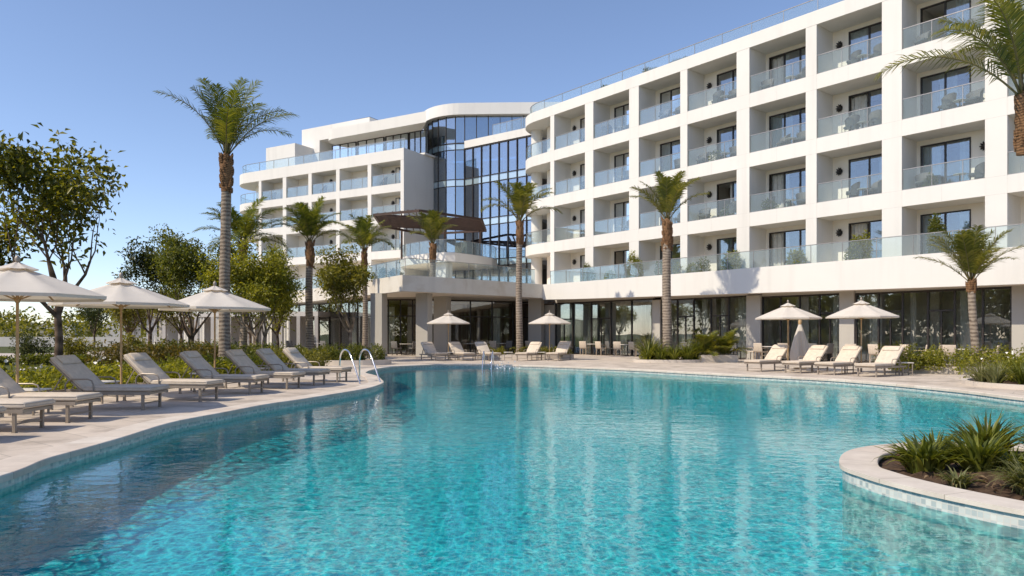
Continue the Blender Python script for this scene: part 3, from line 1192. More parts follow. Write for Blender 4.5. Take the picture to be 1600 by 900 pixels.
lp = [(0, 0.34), (3.45, 3.85), (7.0, 7.4), (10.3, 10.7), (13.45, 13.9), (16.7, 17.05)]
LBF = [13.75, 11.15, 8.3, 5.2]
LSOF = [15.65, 13.1, 10.45, 7.65]
LB, LR = 1.5, 3.6
lm = MB()
for a, b in lp:
    lm.box(a, b, 0, LR, 3.9, 15.65, 0, L)
lbays = [(lp[i][1], lp[i + 1][0]) for i in range(5)]
for a, b in lbays:
    for r in range(3):
        lm.box(a + .002, b - .002, .005, LR, LSOF[r + 1], LBF[r], 0, L)
    lm.box(a + .002, b - .002, .005, LR, 4.4, LBF[3], 0, L)
LEND, LRAD = 18.7, 2.6


def larc(rad, n=14, a1=60):
    return [(LEND + rad * math.cos(R(-90 + (a1 + 90) * k / n)), LRAD + rad * math.sin(R(-90 + (a1 + 90) * k / n))) for k in range(n + 1)]


for r in range(3):
    lm.prism([L(*p) for p in [(17.05, 0)] + larc(LRAD) + [(19.5, 9), (17.05, 9)]], LSOF[r + 1], LBF[r], 0)
for r in range(4):
    lm.prism([L(*p) for p in [(17.05, LB)] + larc(LRAD - LB) + [(18.9, 9), (17.05, 9)]], LBF[r] + .001, LSOF[r] - .001, 1)
lm.prism([L(*p) for p in [(0, -.012), (LEND, -.012)] + larc(LRAD + .012) + [(19.5, 10), (0, 10)]], 15.65, 16.6, 0)
lm.box(0.0, 0.34, LR + .002, 10, 3.9, 15.65, 0, L)
lm.box(0.34, 17.0, LR + .1, 9.9, 0, 15.65, 0, L)
hp(lm, 'facade_frame', WALLM)
bw = MB()
for a, b in lbays:
    d0, d1 = a + .12, a + 1.35
    for r in range(4):
        z0, z1 = LBF[r], LSOF[r]
        bw.box(a, d0, LB, LB + .15, z0, z1, 1, L)
        bw.box(d1, b, LB, LB + .15, z0, z1, 1, L)
        bw.box(d0, d1, LB, LB + .15, z1 - .18, z1, 1, L)
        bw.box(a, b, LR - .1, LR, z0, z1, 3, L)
hp(bw, 'balcony_back_wall', WALLM)
for i, (a, b) in enumerate(lbays):
    for r in range(4):
        sliding_door(L, a + .12, a + (1.7 if i == 0 else 1.35), LB, LBF[r] + .004, LSOF[r] - .18, 2, [cr.choice([(0, .4), (.5, 1), (.3, .7)])])
        if r < 3:
            railing([L(b - .01, .07), L(a + .01, .07)], LBF[r], LBF[r] + .9)
        if i in (0, 2):
            wall_lamp(L, a + 1.95, LB, LBF[r] + 1.35)
for r in range(3):
    railing([L(*p) for p in reversed([(17.06, .08)] + larc(LRAD - .08))], LBF[r], LBF[r] + .9)
    sliding_door(L, 17.3, 18.0, LB - .05, LBF[r] + .004, LSOF[r] - .2, 2, [(0, .4)])
railing([L(*p) for p in reversed([(.05, .25), (6, .25), (12, .25), (LEND, .25)] + larc(LRAD - .25))], 16.6, 17.45, gap=1.9)

# penthouse floor
pm = MB()
pm.box(-0.2, 12.5, 2.6, 9, 16.6, 16.75, 0, L)
pm.box(6.5, 14.9, 3.3, 9, 19.62, 20.9, 0, L)
pm.box(12.6, 14.9, 3.3, 9, 16.6, 19.62, 0, L)
pm.box(13.4, 17.2, 1.0, 6.5, 16.6, 18.95, 0, L)
slab_l = [(-1.5, 1.0), (8.6, 1.0)] + [(8.6 + 1.5 * math.cos(R(a)), 2.5 + 1.5 * math.sin(R(a))) for a in range(-80, 91, 17)] + [(8.0, 9.5)]
pm.prism([L(*p) for p in slab_l] + [(-7.2, 73.0), (-8.3, 66.0), (-7.65, 62.7)], 18.72, 19.62, 0)
hp(pm, 'penthouse_block', WALLM)
sm_ = MB()
sm_.box(6.9, 8.6, 3.8, 5.5, 21.05, 21.12, 0, L)
for s in (7.1, 8.4):
    sm_.box(s, s + .06, 4.0, 4.06, 20.9, 21.05, 0, L)
    sm_.box(s, s + .06, 5.2, 5.26, 20.9, 21.05, 0, L)
hp(sm_, 'solar_panel', M['solar'])
for s0, s1 in ((-0.2, 1.6), (1.7, 4.2), (4.4, 7.4), (7.6, 10.5)):
    sliding_door(L, s0, s1, 2.75, 16.75, 18.72, 3, [cr.choice([(.2, .6), (.4, .9), (0.05, .35)])])
pm = MB()
pm.box(-0.2, 12.5, 4.8, 4.9, 16.75, 18.72, 3, L)
hp(pm, 'room_wall', WALLM)

# ---- glass tower
TC, TR = Vector((-4.0, 65.8)), 3.55
wl0, wl1 = Vector((-4.0, 62.25)), Vector((1.9, 57.7))
arcT = [(TC.x + TR * math.cos(R(a)), TC.y + TR * math.sin(R(a))) for a in (170, 185, 200, 215, 229, 243, 257, 270)]
gt = MB()
ROWS = [(4.5, 7.0), (7.55, 10.4), (10.98, 13.92), (14.5, 17.0)]
up = [arcT[-1], (-2.0, 62.2), (0.0, 62.15), (2.0, 62.1), (4.2, 62.0)]
for z0, z1 in ROWS:
    gt.wall(arcT, z0, z1, .03)
    gt.wall([wl0, wl1], z0, z1, .03)
gt.wall(arcT, 17.55, 19.85, .03)
gt.wall(up, 17.7, 19.85, .03)
tower = hp(gt, 'curtain_wall', M['tower_glass'])
sg = MB()
for z0, z1 in ((7.0, 7.55), (10.4, 10.98), (13.92, 14.5)):
    sg.wall(arcT, z0, z1, .03)
    sg.wall([wl0, wl1], z0, z1, .03)
sg.wall(arcT, 17.0, 17.55, .03)
hp(sg, 'spandrel_glass', M['spandrel'], parent=tower)
mu = MB()
NW = 8
wd = (wl1 - wl0)
for z in (4.5, 7.0, 7.55, 10.4, 10.98, 13.92, 14.5, 17.0):
    mu.wall([(p[0], p[1] - .05) for p in arcT], z - .03, z + .03, .11)
    mu.wall([wl0 + Vector((-.04, -.06)), wl1 + Vector((-.04, -.06))], z - .03, z + .03, .11)
mu.wall([(p[0], p[1] - .05) for p in arcT], 17.5, 17.6, .12)
for p in arcT:
    mu.tube([(p[0], p[1] - .02, 4.5), (p[0], p[1] - .02, 19.85)], .045, 6)
for k in range(NW + 1):
    q = wl0 + wd * (k / NW)
    mu.seg(q - wd.normalized() * .032, q + wd.normalized() * .032, 4.5, 17.1, .18)
for p in up[1:] + [(-3.0, 62.2), (-1.0, 62.2), (1.0, 62.15), (3.0, 62.05)]:
    mu.tube([(p[0], p[1], 17.7), (p[0], p[1], 19.85)], .04, 6)
hp(mu, 'mullion', M['darkframe'], parent=tower)
ti = MB()
ti.wall([(-7.0, 67), (-3.2, 66.2), (4.3, 63.5)], 4.5, 16.9, .2, 0)
for z in (7.02, 10.42, 13.94, 17.02):
    ti.prism([(p[0] * .98 + TC.x * .02, p[1] * .98 + TC.y * .02) for p in arcT] + [(wl0.x + .15, wl0.y + .12), (wl1.x + .1, wl1.y + .15), (4.2, 63.4), (-3.2, 66.1), (-6.5, 66.8)], z, z + .48, 0)
hp(ti, 'lobby_room', M['room'])
for k, (c0, c1) in enumerate(((.03, .16), (.28, .34), (.52, .60), (.72, .84), (.90, .99))):
    for r in range(4):
        if (k + r) % 3 != 1:
            a, b = wl0 + wd * c0 + Vector((.22, .3)), wl0 + wd * c1 + Vector((.22, .3))
            drape(a, b, ROWS[r][0] + .05, ROWS[r][1] - .03)
ts = MB()
ts.wall([wl0 + Vector((-.03, -.05)), wl1 + Vector((-.03, -.05))], 17.1, 17.72, .25)
ts.prism([(wl0.x, wl0.y + .15), (wl1.x, wl1.y + .15), (4.2, 61.9), (-3.9, 62.1)], 17.5, 17.68, 0)
fas = [(TC.x + (TR + .45) * math.cos(R(a)), TC.y + (TR + .45) * math.sin(R(a))) for a in range(172, 271, 7)]
fas += [(-2.0, 61.72), (0, 61.65), (2, 61.6), (5.5, 61.5), (9, 63), (9, 72), (-9, 74), (-8.3, 69)]
ts.prism(fas, 19.86, 20.82, 0)
hp(ts, 'roof_fascia', WALLM)
railing([wl0 + Vector((2.4, -1.55)), wl1 + Vector((-.03, .2))], 17.72, 18.65, gap=1.5)

# mid terrace with curved band and pergola
mt = MB()
band = [(-9.0, 60.2), (-8.9, 58.6), (-8.2, 57.0), (-7.0, 55.6), (-5.7, 54.6), (-4.9, 54.2), (-4.2, 54.4), (-3.4, 55.4), (-2.4, 56.8), (-1.6, 58.2), (-1.2, 59.9)]
mt.wall(band, 6.72, 7.42, .25, 0)
mt.prism([(p[0] * .97 - .15, p[1] + .22) for p in band] + [(-4, 62.0), (-7.3, 62.6)], 6.76, 7.2, 1)
mt.seg((-5.6, 55.6), (-4.7, 55.0), 4.5, 6.72, .8, 0)
hp(mt, 'balcony_band', WALLM)
railing([(p[0], p[1] + .12) for p in band], 7.42, 8.4, gap=1.3)
pg = MB()
ring = [(-9.6, 51.2), (-6.2, 49.4), (-2.2, 53.2), (-2.1, 59.0), (-7.3, 61.0), (-10.0, 56.4)]
for k in range(len(ring)):
    pg.seg(ring[k], ring[(k + 1) % len(ring)], 9.60, 9.76, .15)
for k in range(15):
    u = k / 14
    a = Vector(ring[0]).lerp(Vector(ring[5]), u)
    b = Vector(ring[2]).lerp(Vector(ring[3]), u)
    pg.seg(a, b, 9.61, 9.74, .09)
for k in range(6):
    u = (k + .5) / 6
    a = Vector(ring[0]).lerp(Vector(ring[1]), u)
    b = Vector(ring[5]).lerp(Vector(ring[4]), u)
    pg.seg(a, b, 9.745, 9.82, .06)
for p in ((-8.6, 57.4), (-5.0, 54.9), (-2.5, 57.3)):
    pg.box(p[0] - .07, p[0] + .07, p[1] - .07, p[1] + .07, 7.2, 9.5)
hp(pg, 'pergola', M['wood_dark'])

# ------------------------------------------------------------------ foliage tools
def leaf_arrays(P, dirs, ups, L, Wd, fold=0.25):
    """Folded rhombic leaves: P base, dirs along the leaf, ups its normal."""
    side = np.cross(dirs, ups)
    side /= np.linalg.norm(side, axis=1, keepdims=True) + 1e-9
    ups = np.cross(side, dirs)
    L = np.asarray(L).reshape(-1, 1)
    Wd = np.asarray(Wd).reshape(-1, 1)
    base = P
    mid = P + dirs * L * 0.45
    tip = P + dirs * L - ups * L * 0.12
    a = mid + side * Wd * 0.5 + ups * Wd * fold
    b = mid - side * Wd * 0.5 + ups * Wd * fold
    n = len(P)
    V = np.stack([base, a, tip, b], 1).reshape(-1, 3)
    i = np.arange(n) * 4
    Fq = np.concatenate([np.stack([i, i + 1, i + 2], 1), np.stack([i, i + 2, i + 3], 1)])
    return V, Fq


def rand_dirs(n, r=rng):
    d = r.normal(size=(n, 3))
    return d / np.linalg.norm(d, axis=1, keepdims=True)


def cloud(blobs, n, size, r=rng, flat=1.0, shell=0.55, upbias=0.35, aspect=0.45, jitter=0.3):
    """Leaves spread through several ellipsoid clumps (centre, radii); more of them near the skin."""
    w = np.array([b[1][0] * b[1][1] * b[1][2] for b in blobs]) ** 0.75
    w /= w.sum()
    pick = r.choice(len(blobs), n, p=w)
    C = np.array([b[0] for b in blobs])[pick]
    Rr = np.array([b[1] for b in blobs])[pick]
    d = rand_dirs(n, r)
    rad = (shell + (1 - shell) * r.random(n) ** 0.6) * (1 + jitter * (r.random(n) - 0.6))
    P = C + d * Rr * rad[:, None]
    dirs = d * 0.7 + rand_dirs(n, r) * 0.8
    dirs[:, 2] += -0.1
    dirs /= np.linalg.norm(dirs, axis=1, keepdims=True)
    ups = rand_dirs(n, r)
    ups[:, 2] = np.abs(ups[:, 2]) + upbias
    ups[:, 0] -= .25
    s = size * (0.65 + 0.7 * r.random(n))
    return leaf_arrays(P, dirs, ups, s, s * aspect)


def grow(mb, p, d, length, rad, depth, r, tips, spread=0.55, mat=0, segs=4, lift=0.12):
    """A limb that wanders, tapers and splits; tips collects (point, direction)."""
    pts, rads = [p.copy()], [rad]
    q, dd = p.copy(), d.normalized()
    for k in range(segs):
        dd = (dd + Vector((r.gauss(0, .13), r.gauss(0, .13), r.gauss(lift, .08)))).normalized()
        q = q + dd * (length / segs)
        pts.append(q.copy())
        rads.append(rad * (1 - 0.55 * (k + 1) / segs))
        if depth <= 2 and k >= 1:
            tips.append((q.copy(), dd.copy()))
    mb.tube(pts, rads, 7 if rad > .04 else 5, mat)
    if depth > 0:
        for k in range(r.choice([2, 3, 3])):
            a = Vector((r.gauss(0, 1), r.gauss(0, 1), r.gauss(0.15, .6))).normalized()
            nd = (dd + a * spread * (1.1 if k else .6)).normalized()
            st = pts[-1] if k < 2 else pts[-2]
            grow(mb, st, nd, length * r.uniform(.58, .8), rads[-1] * r.uniform(.68, .9), depth - 1, r, tips, spread, mat, segs, lift)
    else:
        tips.append((q.copy(), dd.copy()))


def tree(name, label, loc, height, spread, seed, leaf_mat, bark, leaf=0.16, n_leaf=5000, depth=3, trunk_h=0.3, trunk_r=.12,
         stems=1, clump=.5, group=None, aspect=.45, lean=(0, 0), lift=.12, spread_k=.55, flat=.75):
    r = random.Random(seed)
    nr = np.random.default_rng(seed)
    root = empty(name, loc, 0, label, 'tree', group)
    tips = []
    mb = MB()
    H = height
    for s_ in range(stems):
        a = s_ / max(1, stems) * 6.28 + r.random()
        off = Vector((math.cos(a), math.sin(a), 0)) * (.12 if stems > 1 else 0)
        th = H * trunk_h * (r.uniform(.8, 1.1) if stems > 1 else 1)
        top = Vector((off.x * 3 + lean[0], off.y * 3 + lean[1], th))
        mid = off.lerp(top, .5) + Vector((r.gauss(0, .05), r.gauss(0, .05), 0))
        tr_ = trunk_r * (.75 if stems > 1 else 1)
        mb.tube([off + Vector((0, 0, -.05)), off + Vector((0, 0, .15)), mid, top], [tr_ * 1.45, tr_ * 1.08, tr_ * .95, tr_ * .85], 10)
        nb = 6 if stems == 1 else 3
        for k in range(nb):
            aa = k / nb * 6.28 + r.random() * 1.2
            kk = spread_k * (1.6 if k % 2 else .7)
            d = Vector((math.cos(aa) * kk, math.sin(aa) * kk, 1.0))
            grow(mb, top if k % 3 else mid.lerp(top, .7), d, (H - th) * r.uniform(.36, .48), tr_ * .62, depth - 1, r, tips, spread_k, 0, 4, lift)
    mx = max(t[0].z for t in tips)
    k = (H - .1) / mx
    sx = spread / (np.mean([math.hypot(t[0].x, t[0].y) for t in tips]) * 1.5 + .01)
    V = []
    for v in mb.v:
        f = min(1, max(0, (v[2] - H * trunk_h * .6) / (H * .3)))
        V.append((v[0] * (1 + (sx - 1) * f), v[1] * (1 + (sx - 1) * f), v[2] * (1 + (k - 1) * f)))
    mb.v = V
    mb.build('trunk', M[bark], root, True, world_pos=False)
    T = np.array([(t[0].x * sx, t[0].y * sx, t[0].z * k) for t in tips])
    n = n_leaf
    pick = nr.integers(0, len(T), n)
    sz = nr.random(len(T)) * .7 + .55
    d = rand_dirs(n, nr)
    P = T[pick] + d * (clump * sz[pick])[:, None] * (nr.random(n)[:, None] ** .55) * np.array([1, 1, flat])
    dirs = d * .6 + rand_dirs(n, nr) * .8
    dirs /= np.linalg.norm(dirs, axis=1, keepdims=True)
    cen = T.mean(0)
    out = P - cen
    out /= np.linalg.norm(out, axis=1, keepdims=True) + 1e-6
    ups = out * .3 + rand_dirs(n, nr)
    ups[:, 2] = np.abs(ups[:, 2]) + .6
    ups[:, 0] -= .3
    s = leaf * (.6 + .8 * nr.random(n))
    V, Fq = leaf_arrays(P, dirs, ups, s, s * aspect)
    np_mesh('crown', V, Fq, M[leaf_mat], root)
    return root


def frond_arrays(L, e0, bend, az, r, leaflet, n=34, droop=.5, twist=0.0, width=.035):
    """One feather frond from the origin. Returns leaf arrays and the stem's points."""
    K = 14
    pts = [np.zeros(3)]
    side_c = r.normal(0, .10)
    for k in range(K):
        t = (k + .5) / K
        el = e0 - bend * t ** 1.5
        a = az + side_c * t
        step = np.array([math.cos(a) * math.cos(el), math.sin(a) * math.cos(el), math.sin(el)]) * L / K
        pts.append(pts[-1] + step)
    pts = np.array(pts)
    t = np.linspace(.16, 1.0, n)
    idx = t * K
    i0 = np.minimum(idx.astype(int), K - 1)
    f = (idx - i0)[:, None]
    base = pts[i0] * (1 - f) + pts[i0 + 1] * f
    tang = pts[i0 + 1] - pts[i0]
    tang /= np.linalg.norm(tang, axis=1, keepdims=True)
    hor = np.stack([-np.sin(np.full(n, az)), np.cos(np.full(n, az)), np.zeros(n)], 1)
    nrm = np.cross(tang, hor)
    nrm *= np.sign(nrm[:, 2:3] + 1e-6)
    ln = leaflet * (np.sin(np.clip((t - .05) * 1.02, 0, 1) * math.pi) ** .55 * .92 + .12) * r.uniform(.85, 1.1, n)
    Vs, Fs, o = [], [], 0
    for sgn in (-1, 1):
        d0 = hor * sgn * 1.0 + tang * (.55 + .5 * t[:, None]) + nrm * (.22 + r.normal(0, .14, (n, 1)))
        d0 /= np.linalg.norm(d0, axis=1, keepdims=True)
        d1 = d0 + np.array([0, 0, -1.0]) * droop * (1.0 + r.normal(0, .25, (n, 1)))
        d1 /= np.linalg.norm(d1, axis=1, keepdims=True)
        p1 = base + d0 * ln[:, None] * .5
        p2 = p1 + d1 * ln[:, None] * .55
        wv = np.cross(d0, nrm)
        wv /= np.linalg.norm(wv, axis=1, keepdims=True)
        w = width * (.7 + .6 * r.random((n, 1)))
        V = np.stack([base - wv * w * .3, base + wv * w * .3, p1 + wv * w * .5, p1 - wv * w * .5, p2], 1).reshape(-1, 3)
        i = np.arange(n) * 5
        Fs.append(np.concatenate([np.stack([i, i + 1, i + 2], 1), np.stack([i, i + 2, i + 3], 1), np.stack([i + 3, i + 2, i + 4], 1)]) + o)
        Vs.append(V)
        o += len(V)
    return np.concatenate(Vs), np.concatenate(Fs), pts


def frond_mesh(root, at_, L, e0, bend, az, r, leaflet, mat, stem_r=.022, n=34, droop=.5, width=.035):
    V, Fq, pts = frond_arrays(L, e0, bend, az, r, leaflet, n, droop, width=width)
    mb = MB()
    K = len(pts)
    mb.tube([tuple(p) for p in pts], [stem_r * (1 - .8 * k / (K - 1)) for k in range(K)], 5)
    tris = []
    for f in mb.f:
        for k in range(1, len(f) - 1):
            tris.append((f[0], f[k], f[k + 1]))
    Vt = np.array(mb.v)
    A = np.concatenate([V, Vt]) + np.array(at_)
    Ft = np.concatenate([Fq, np.array(tris) + len(V)])
    mi = np.concatenate([np.zeros(len(Fq), int), np.ones(len(tris), int)])
    return np_mesh('frond', A, Ft, [M[mat], M['rachis']], root, False, mi)


def palm(label, loc, trunk_h, trunk_r, frond_l, n_fronds, seed, mat='frond', lean=(0, 0), boot=.9, e_rng=(52, 88), bend=1.5, leaflet=.55,
         droop=.5, group='palm trees around the pool', n=34, fan=None, width=.035, boot_r=1.05):
    r = np.random.default_rng(seed)
    root = empty('palm_tree', loc, 0, label, 'palm tree', group)
    mb = MB()
    ns = max(10, int(trunk_h / .09))
    pts, rd = [], []
    for k in range(ns + 1):
        f = k / ns
        pts.append((lean[0] * f ** 1.5 + .03 * math.sin(f * 5 + seed), lean[1] * f ** 1.5 + .03 * math.cos(f * 4 + seed), trunk_h * f - (.05 if k == 0 else 0)))
        rd.append(trunk_r * (1.0 - .22 * f + .38 * math.exp(-f * trunk_h / .35)) * r.uniform(.972, 1.028))
    mb.tube(pts, rd, 14)
    mb.build('trunk', M['palm_trunk'], root, True, world_pos=False)
    top = np.array(pts[-1])
    # old leaf bases and fibre under the crown
    bm_ = MB()
    bm_.tube([tuple(top + np.array([0, 0, z])) for z in (-boot, -boot * .7, -boot * .35, 0, .18)], [trunk_r * .86, trunk_r * boot_r * .9, trunk_r * boot_r, trunk_r * boot_r * .8, trunk_r * .35], 12)
    for k in range(44):
        z = -boot + boot * 1.05 * (k / 44) + r.normal(0, .05)
        a = k * 2.4 + r.normal(0, .45)
        jl = r.uniform(.5, 1.5)
        q = top + np.array([math.cos(a) * trunk_r * boot_r * .8, math.sin(a) * trunk_r * boot_r * .8, z])
        o = q + np.array([math.cos(a) * trunk_r * .30 * jl, math.sin(a) * trunk_r * .30 * jl, .20 * jl])
        bm_.tube([tuple(q), tuple((q + o) / 2 + np.array([0, 0, -.0])), tuple(o)], [trunk_r * .30, trunk_r * .24, trunk_r * .06], 5)
    bm_.build('fibre_boot', M['palm_fibre'], root, True, world_pos=False)
    for k in range(n_fronds):
        u = (k + .5) / n_fronds
        az = k * 2.39996 + r.normal(0, .18)
        e0 = R(e_rng[0] + (e_rng[1] - e_rng[0]) * u ** .8 + r.normal(0, 4))
        L_ = frond_l * (1.0 - .18 * u) * r.uniform(.85, 1.08)
        frond_mesh(root, top + np.array([math.cos(az) * .06, math.sin(az) * .06, .05 + .12 * u]), L_, e0, bend * (1.1 - .62 * u) * r.uniform(.8, 1.2), az, r, leaflet, mat, .02 * frond_l / 2.4, n, droop, width)
    return root


# ------------------------------------------------------------------ sun loungers
def make_lounger():
    root = empty('sun_lounger', (0, 0, 0), 0, 'x', 'sun lounger', 'sun loungers round the pool')
    Wd, H = .68, .33
    HX = -.22                                   # the hinge
    A = R(43)
    ca, sa = math.cos(A), math.sin(A)
    f = MB()
    for s in (-1, 1):
        f.bar((-1.0, s * (Wd / 2 - .02), H - .03), (1.0, s * (Wd / 2 - .02), H - .03), .035, .055)
    for x in (-.98, -.25, .30, .98):
        f.bar((x, -Wd / 2 + .04, H - .03), (x, Wd / 2 - .04, H - .03), .03, .04)
    f.build('frame', M['taupe'], root, False, False)
    for x in (-.82, .86):
        for s in (-1, 1):
            l = MB()
            l.bar((x, s * (Wd / 2 - .045), 0), (x, s * (Wd / 2 - .04), H - .055), .042, .042)
            l.bar((x, s * (Wd / 2 - .045), 0), (x, s * (Wd / 2 - .045), .012), .055, .055)
            l.build('leg', M['taupe'], root, False, False)
    for x in (.86, -.82):
        st = MB()
        st.bar((x, -Wd / 2 + .06, .12), (x, Wd / 2 - .06, .12), .022, .022)
        st.build('stretcher', M['taupe'], root, False, False)
    bf = MB()
    tr = lambda u, y, w: (HX - u * ca - w * sa * -1 * -1, y, H + u * sa - w * ca * -1)   # u up the back, w out of its face
    tr = lambda u, y, w: (HX - u * ca + w * sa, y, H + u * sa + w * ca)
    for s in (-1, 1):
        bf.bar(tr(0, s * (Wd / 2 - .03), -.01), tr(.82, s * (Wd / 2 - .03), -.01), .03, .03)
    bf.bar(tr(.81, -Wd / 2 + .03, -.01), tr(.81, Wd / 2 - .03, -.01), .03, .03)
    for s in (-1, 1):
        bf.bar(tr(.5, s * (Wd / 2 - .07), -.03), (-.82, s * (Wd / 2 - .07), H - .03), .018, .018)
    bf.build('back_frame', M['taupe'], root, False, False)
    for s in (-1, 1):
        a = MB()
        y = s * (Wd / 2 + .012)
        pts = [(-.52, y, H - .03), (-.52, y, H + .13), (-.47, y, H + .2), (-.38, y, H + .225), (-.12, y, H + .225), (-.04, y, H + .2), (-.01, y, H + .13), (-.01, y, H - .03)]
        a.tube(pts, .014, 6)
        a.build('armrest', M['taupe'], root, True, False)
    c = MB()
    c.cushion(HX + .02, 1.03, -Wd / 2, Wd / 2, H, H + .095, .035, nx=5)
    o = c.build('seat_cushion', M['canvas'], root, True, False)
    p = MB()
    for z in (.028, .072):
        ring = [(HX + .04, -Wd / 2 + .005), (1.0, -Wd / 2 - .002), (1.032, -Wd / 2 + .03), (1.032, Wd / 2 - .03), (1.0, Wd / 2 + .002), (HX + .04, Wd / 2 - .005)]
        p.tube([(x, y, H + z) for x, y in ring], .006, 5)
    p.build('piping', M['piping'], o, True, False)
    c = MB()
    c.cushion(.02, .84, -Wd / 2, Wd / 2, .005, .085, .03, 0, tr, 4)
    o = c.build('back_cushion', M['canvas'], root, True, False)
    p = MB()
    p.tube([tr(.03, -Wd / 2, .045), tr(.82, -Wd / 2 - .002, .045), tr(.845, -Wd / 2 + .03, .045), tr(.845, Wd / 2 - .03, .045), tr(.82, Wd / 2 + .002, .045), tr(.03, Wd / 2, .045)], .006, 5)
    p.build('piping', M['piping'], o, True, False)
    c = MB()
    c.cushion(.62, .83, -Wd / 2 + .07, Wd / 2 - .07, .075, .125, .03, 0, tr, 2)
    c.build('head_pillow', M['canvas'], root, True, False)
    return root


lounger0 = make_lounger()
lounger_list = [
    # foot end x, y, direction of the foot in degrees, label
    (-6.62, 9.3, 0, 'beige sun lounger cut by the photo edge, closest of the left row to the camera'),
    (-6.66, 10.4, 0, 'beige sun lounger whose foot end shows between the frame edge and a parasol pole'),
    (-6.62, 11.55, -1, 'beige sun lounger lying just in front of the nearest parasol pole and its table'),
    (-6.42, 13.45, -2, 'beige sun lounger with raised back, first whole one beyond the nearest parasol'),
    (-6.05, 15.05, -9, 'beige sun lounger beside the pole of the middle left parasol'),
    (-5.72, 16.9, -7, 'beige sun lounger whose backrest stands behind the farthest left parasol pole'),
    (-5.32, 18.4, -12, 'beige sun lounger in left row, third from the chrome pool ladder'),
    (-5.02, 19.75, -12, 'beige sun lounger in left row, second from the chrome pool ladder'),
    (-4.72, 21.1, -12, 'beige sun lounger whose foot end reaches the chrome pool ladder'),
    (-3.62, 38.0, -58, 'leftmost beige lounger of the far row before the podium columns'),
    (-2.20, 38.0, -60, 'beige lounger right of the left far parasol pole'),
    (-0.85, 38.0, -62, 'beige lounger between the left far parasol and the low hedge with palm'),
    (0.45, 38.0, -118, 'beige lounger just right of the tall palm by the low hedge, facing left'),
    (2.05, 38.0, -116, 'beige lounger half hidden behind the right far parasol pole'),
    (8.75, 26.9, -144, 'leftmost of four beige loungers under the two parasols before the dark glass'),
    (9.75, 25.8, -144, 'second of four beige loungers, right of the white folded parasol'),
    (10.45, 24.7, -144, 'third of four beige loungers, just left of the right parasol pole'),
    (11.25, 23.5, -144, 'rightmost of four beige loungers, near the flower bed at the pool end'),
]
for i, (x, y, deg, lab) in enumerate(lounger_list):
    o = lounger0 if i == 0 else copy_tree(lounger0)
    a = R(deg)
    place(o, (x - math.cos(a) * 1.03, y - math.sin(a) * 1.03, 0), a, lab)


# ------------------------------------------------------------------ parasols
def make_parasol(rad=1.42, edge=2.02, apex=2.62):
    root = empty('parasol', (0, 0, 0), 0, 'x', 'parasol', 'open parasols beside the loungers')
    m = MB()
    m.tube([(0, 0, 0.06), (0, 0, apex - .02)], .024, 12)
    m.build('pole', M['teak'], root, True, False)
    b = MB()
    b.tube([(0, 0, 0), (0, 0, .05), (0, 0, .06), (0, 0, .2)], [.26, .26, .04, .04], 24)
    b.build('base', M['planter'], root, True, False)
    c = MB()
    n = 8
    NS, NR = 6, 5
    ring = []
    for i in range(n * NS):
        a = 2 * math.pi * i / (n * NS)
        k = (i % NS) / NS
        # straight hem between the ribs, cloth sagging a little between them
        rr = math.cos(math.pi / n) / math.cos((k - .5) * 2 * math.pi / n)
        sag = math.sin(math.pi * k)
        ring.append((a, rr, sag))
    vs = []
    for j in range(NR + 1):
        t = .10 + .90 * j / NR
        for a, rr, sag in ring:
            z = apex - .10 - (apex - .10 - edge) * (t ** 1.08) - .035 * sag * math.sin(math.pi * min(1, t * .95))
            vs.append((math.cos(a) * rad * rr * t, math.sin(a) * rad * rr * t, z))
    N_ = n * NS
    fs = [(j * N_ + i, j * N_ + (i + 1) % N_, (j + 1) * N_ + (i + 1) % N_, (j + 1) * N_ + i) for j in range(NR) for i in range(N_)]
    c.add(vs, fs)
    hem = [(math.cos(a) * rad * rr * 1.0, math.sin(a) * rad * rr, edge - .0) for a, rr, s in ring]
    hem2 = [(p[0] * .995, p[1] * .995, edge - .055) for p in hem]
    c.add(hem + hem2, [(i, (i + 1) % N_, N_ + (i + 1) % N_, N_ + i) for i in range(N_)])
    can = c.build('canopy', M['canopy'], root, True, False)
    v = MB()
    vv = []
    for t, z in ((.015, apex - .02), (.12, apex - .085), (.235, apex - .145)):
        for a, rr, s in ring:
            vv.append((math.cos(a) * rad * rr * t, math.sin(a) * rad * rr * t, z - .012 * s))
    v.add(vv, [(j * N_ + i, j * N_ + (i + 1) % N_, (j + 1) * N_ + (i + 1) % N_, (j + 1) * N_ + i) for j in range(2) for i in range(N_)])
    v.build('vent', M['canopy'], can, True, False)
    fi = MB()
    fi.tube([(0, 0, apex - .02), (0, 0, apex + .02), (0, 0, apex + .06), (0, 0, apex + .09)], [.035, .045, .04, .012], 12)
    fi.build('finial', M['taupe'], root, True, False)
    h = MB()
    h.tube([(0, 0, edge - .12), (0, 0, edge - .06), (0, 0, edge - .02)], [.035, .055, .045], 12)
    h.build('hub', M['teak'], root, True, False)
    for k in range(n):
        a = 2 * math.pi * k / n
        r_ = MB()
        ca, sa_ = math.cos(a), math.sin(a)
        zt = lambda t: apex - .10 - (apex - .10 - edge) * (t ** 1.08) - .025
        r_.bar((ca * .04, sa_ * .04, apex - .13), (ca * rad * .5, sa_ * rad * .5, zt(.5)), .018, .022)
        r_.bar((ca * rad * .5, sa_ * rad * .5, zt(.5)), (ca * rad * .98, sa_ * rad * .98, zt(.98)), .018, .022)
        r_.bar((ca * .05, sa_ * .05, edge - .06), (ca * rad * .5, sa_ * rad * .5, zt(.5) - .012), .016, .02)
        r_.build('rib', M['teak'], root, False, False)
    return root


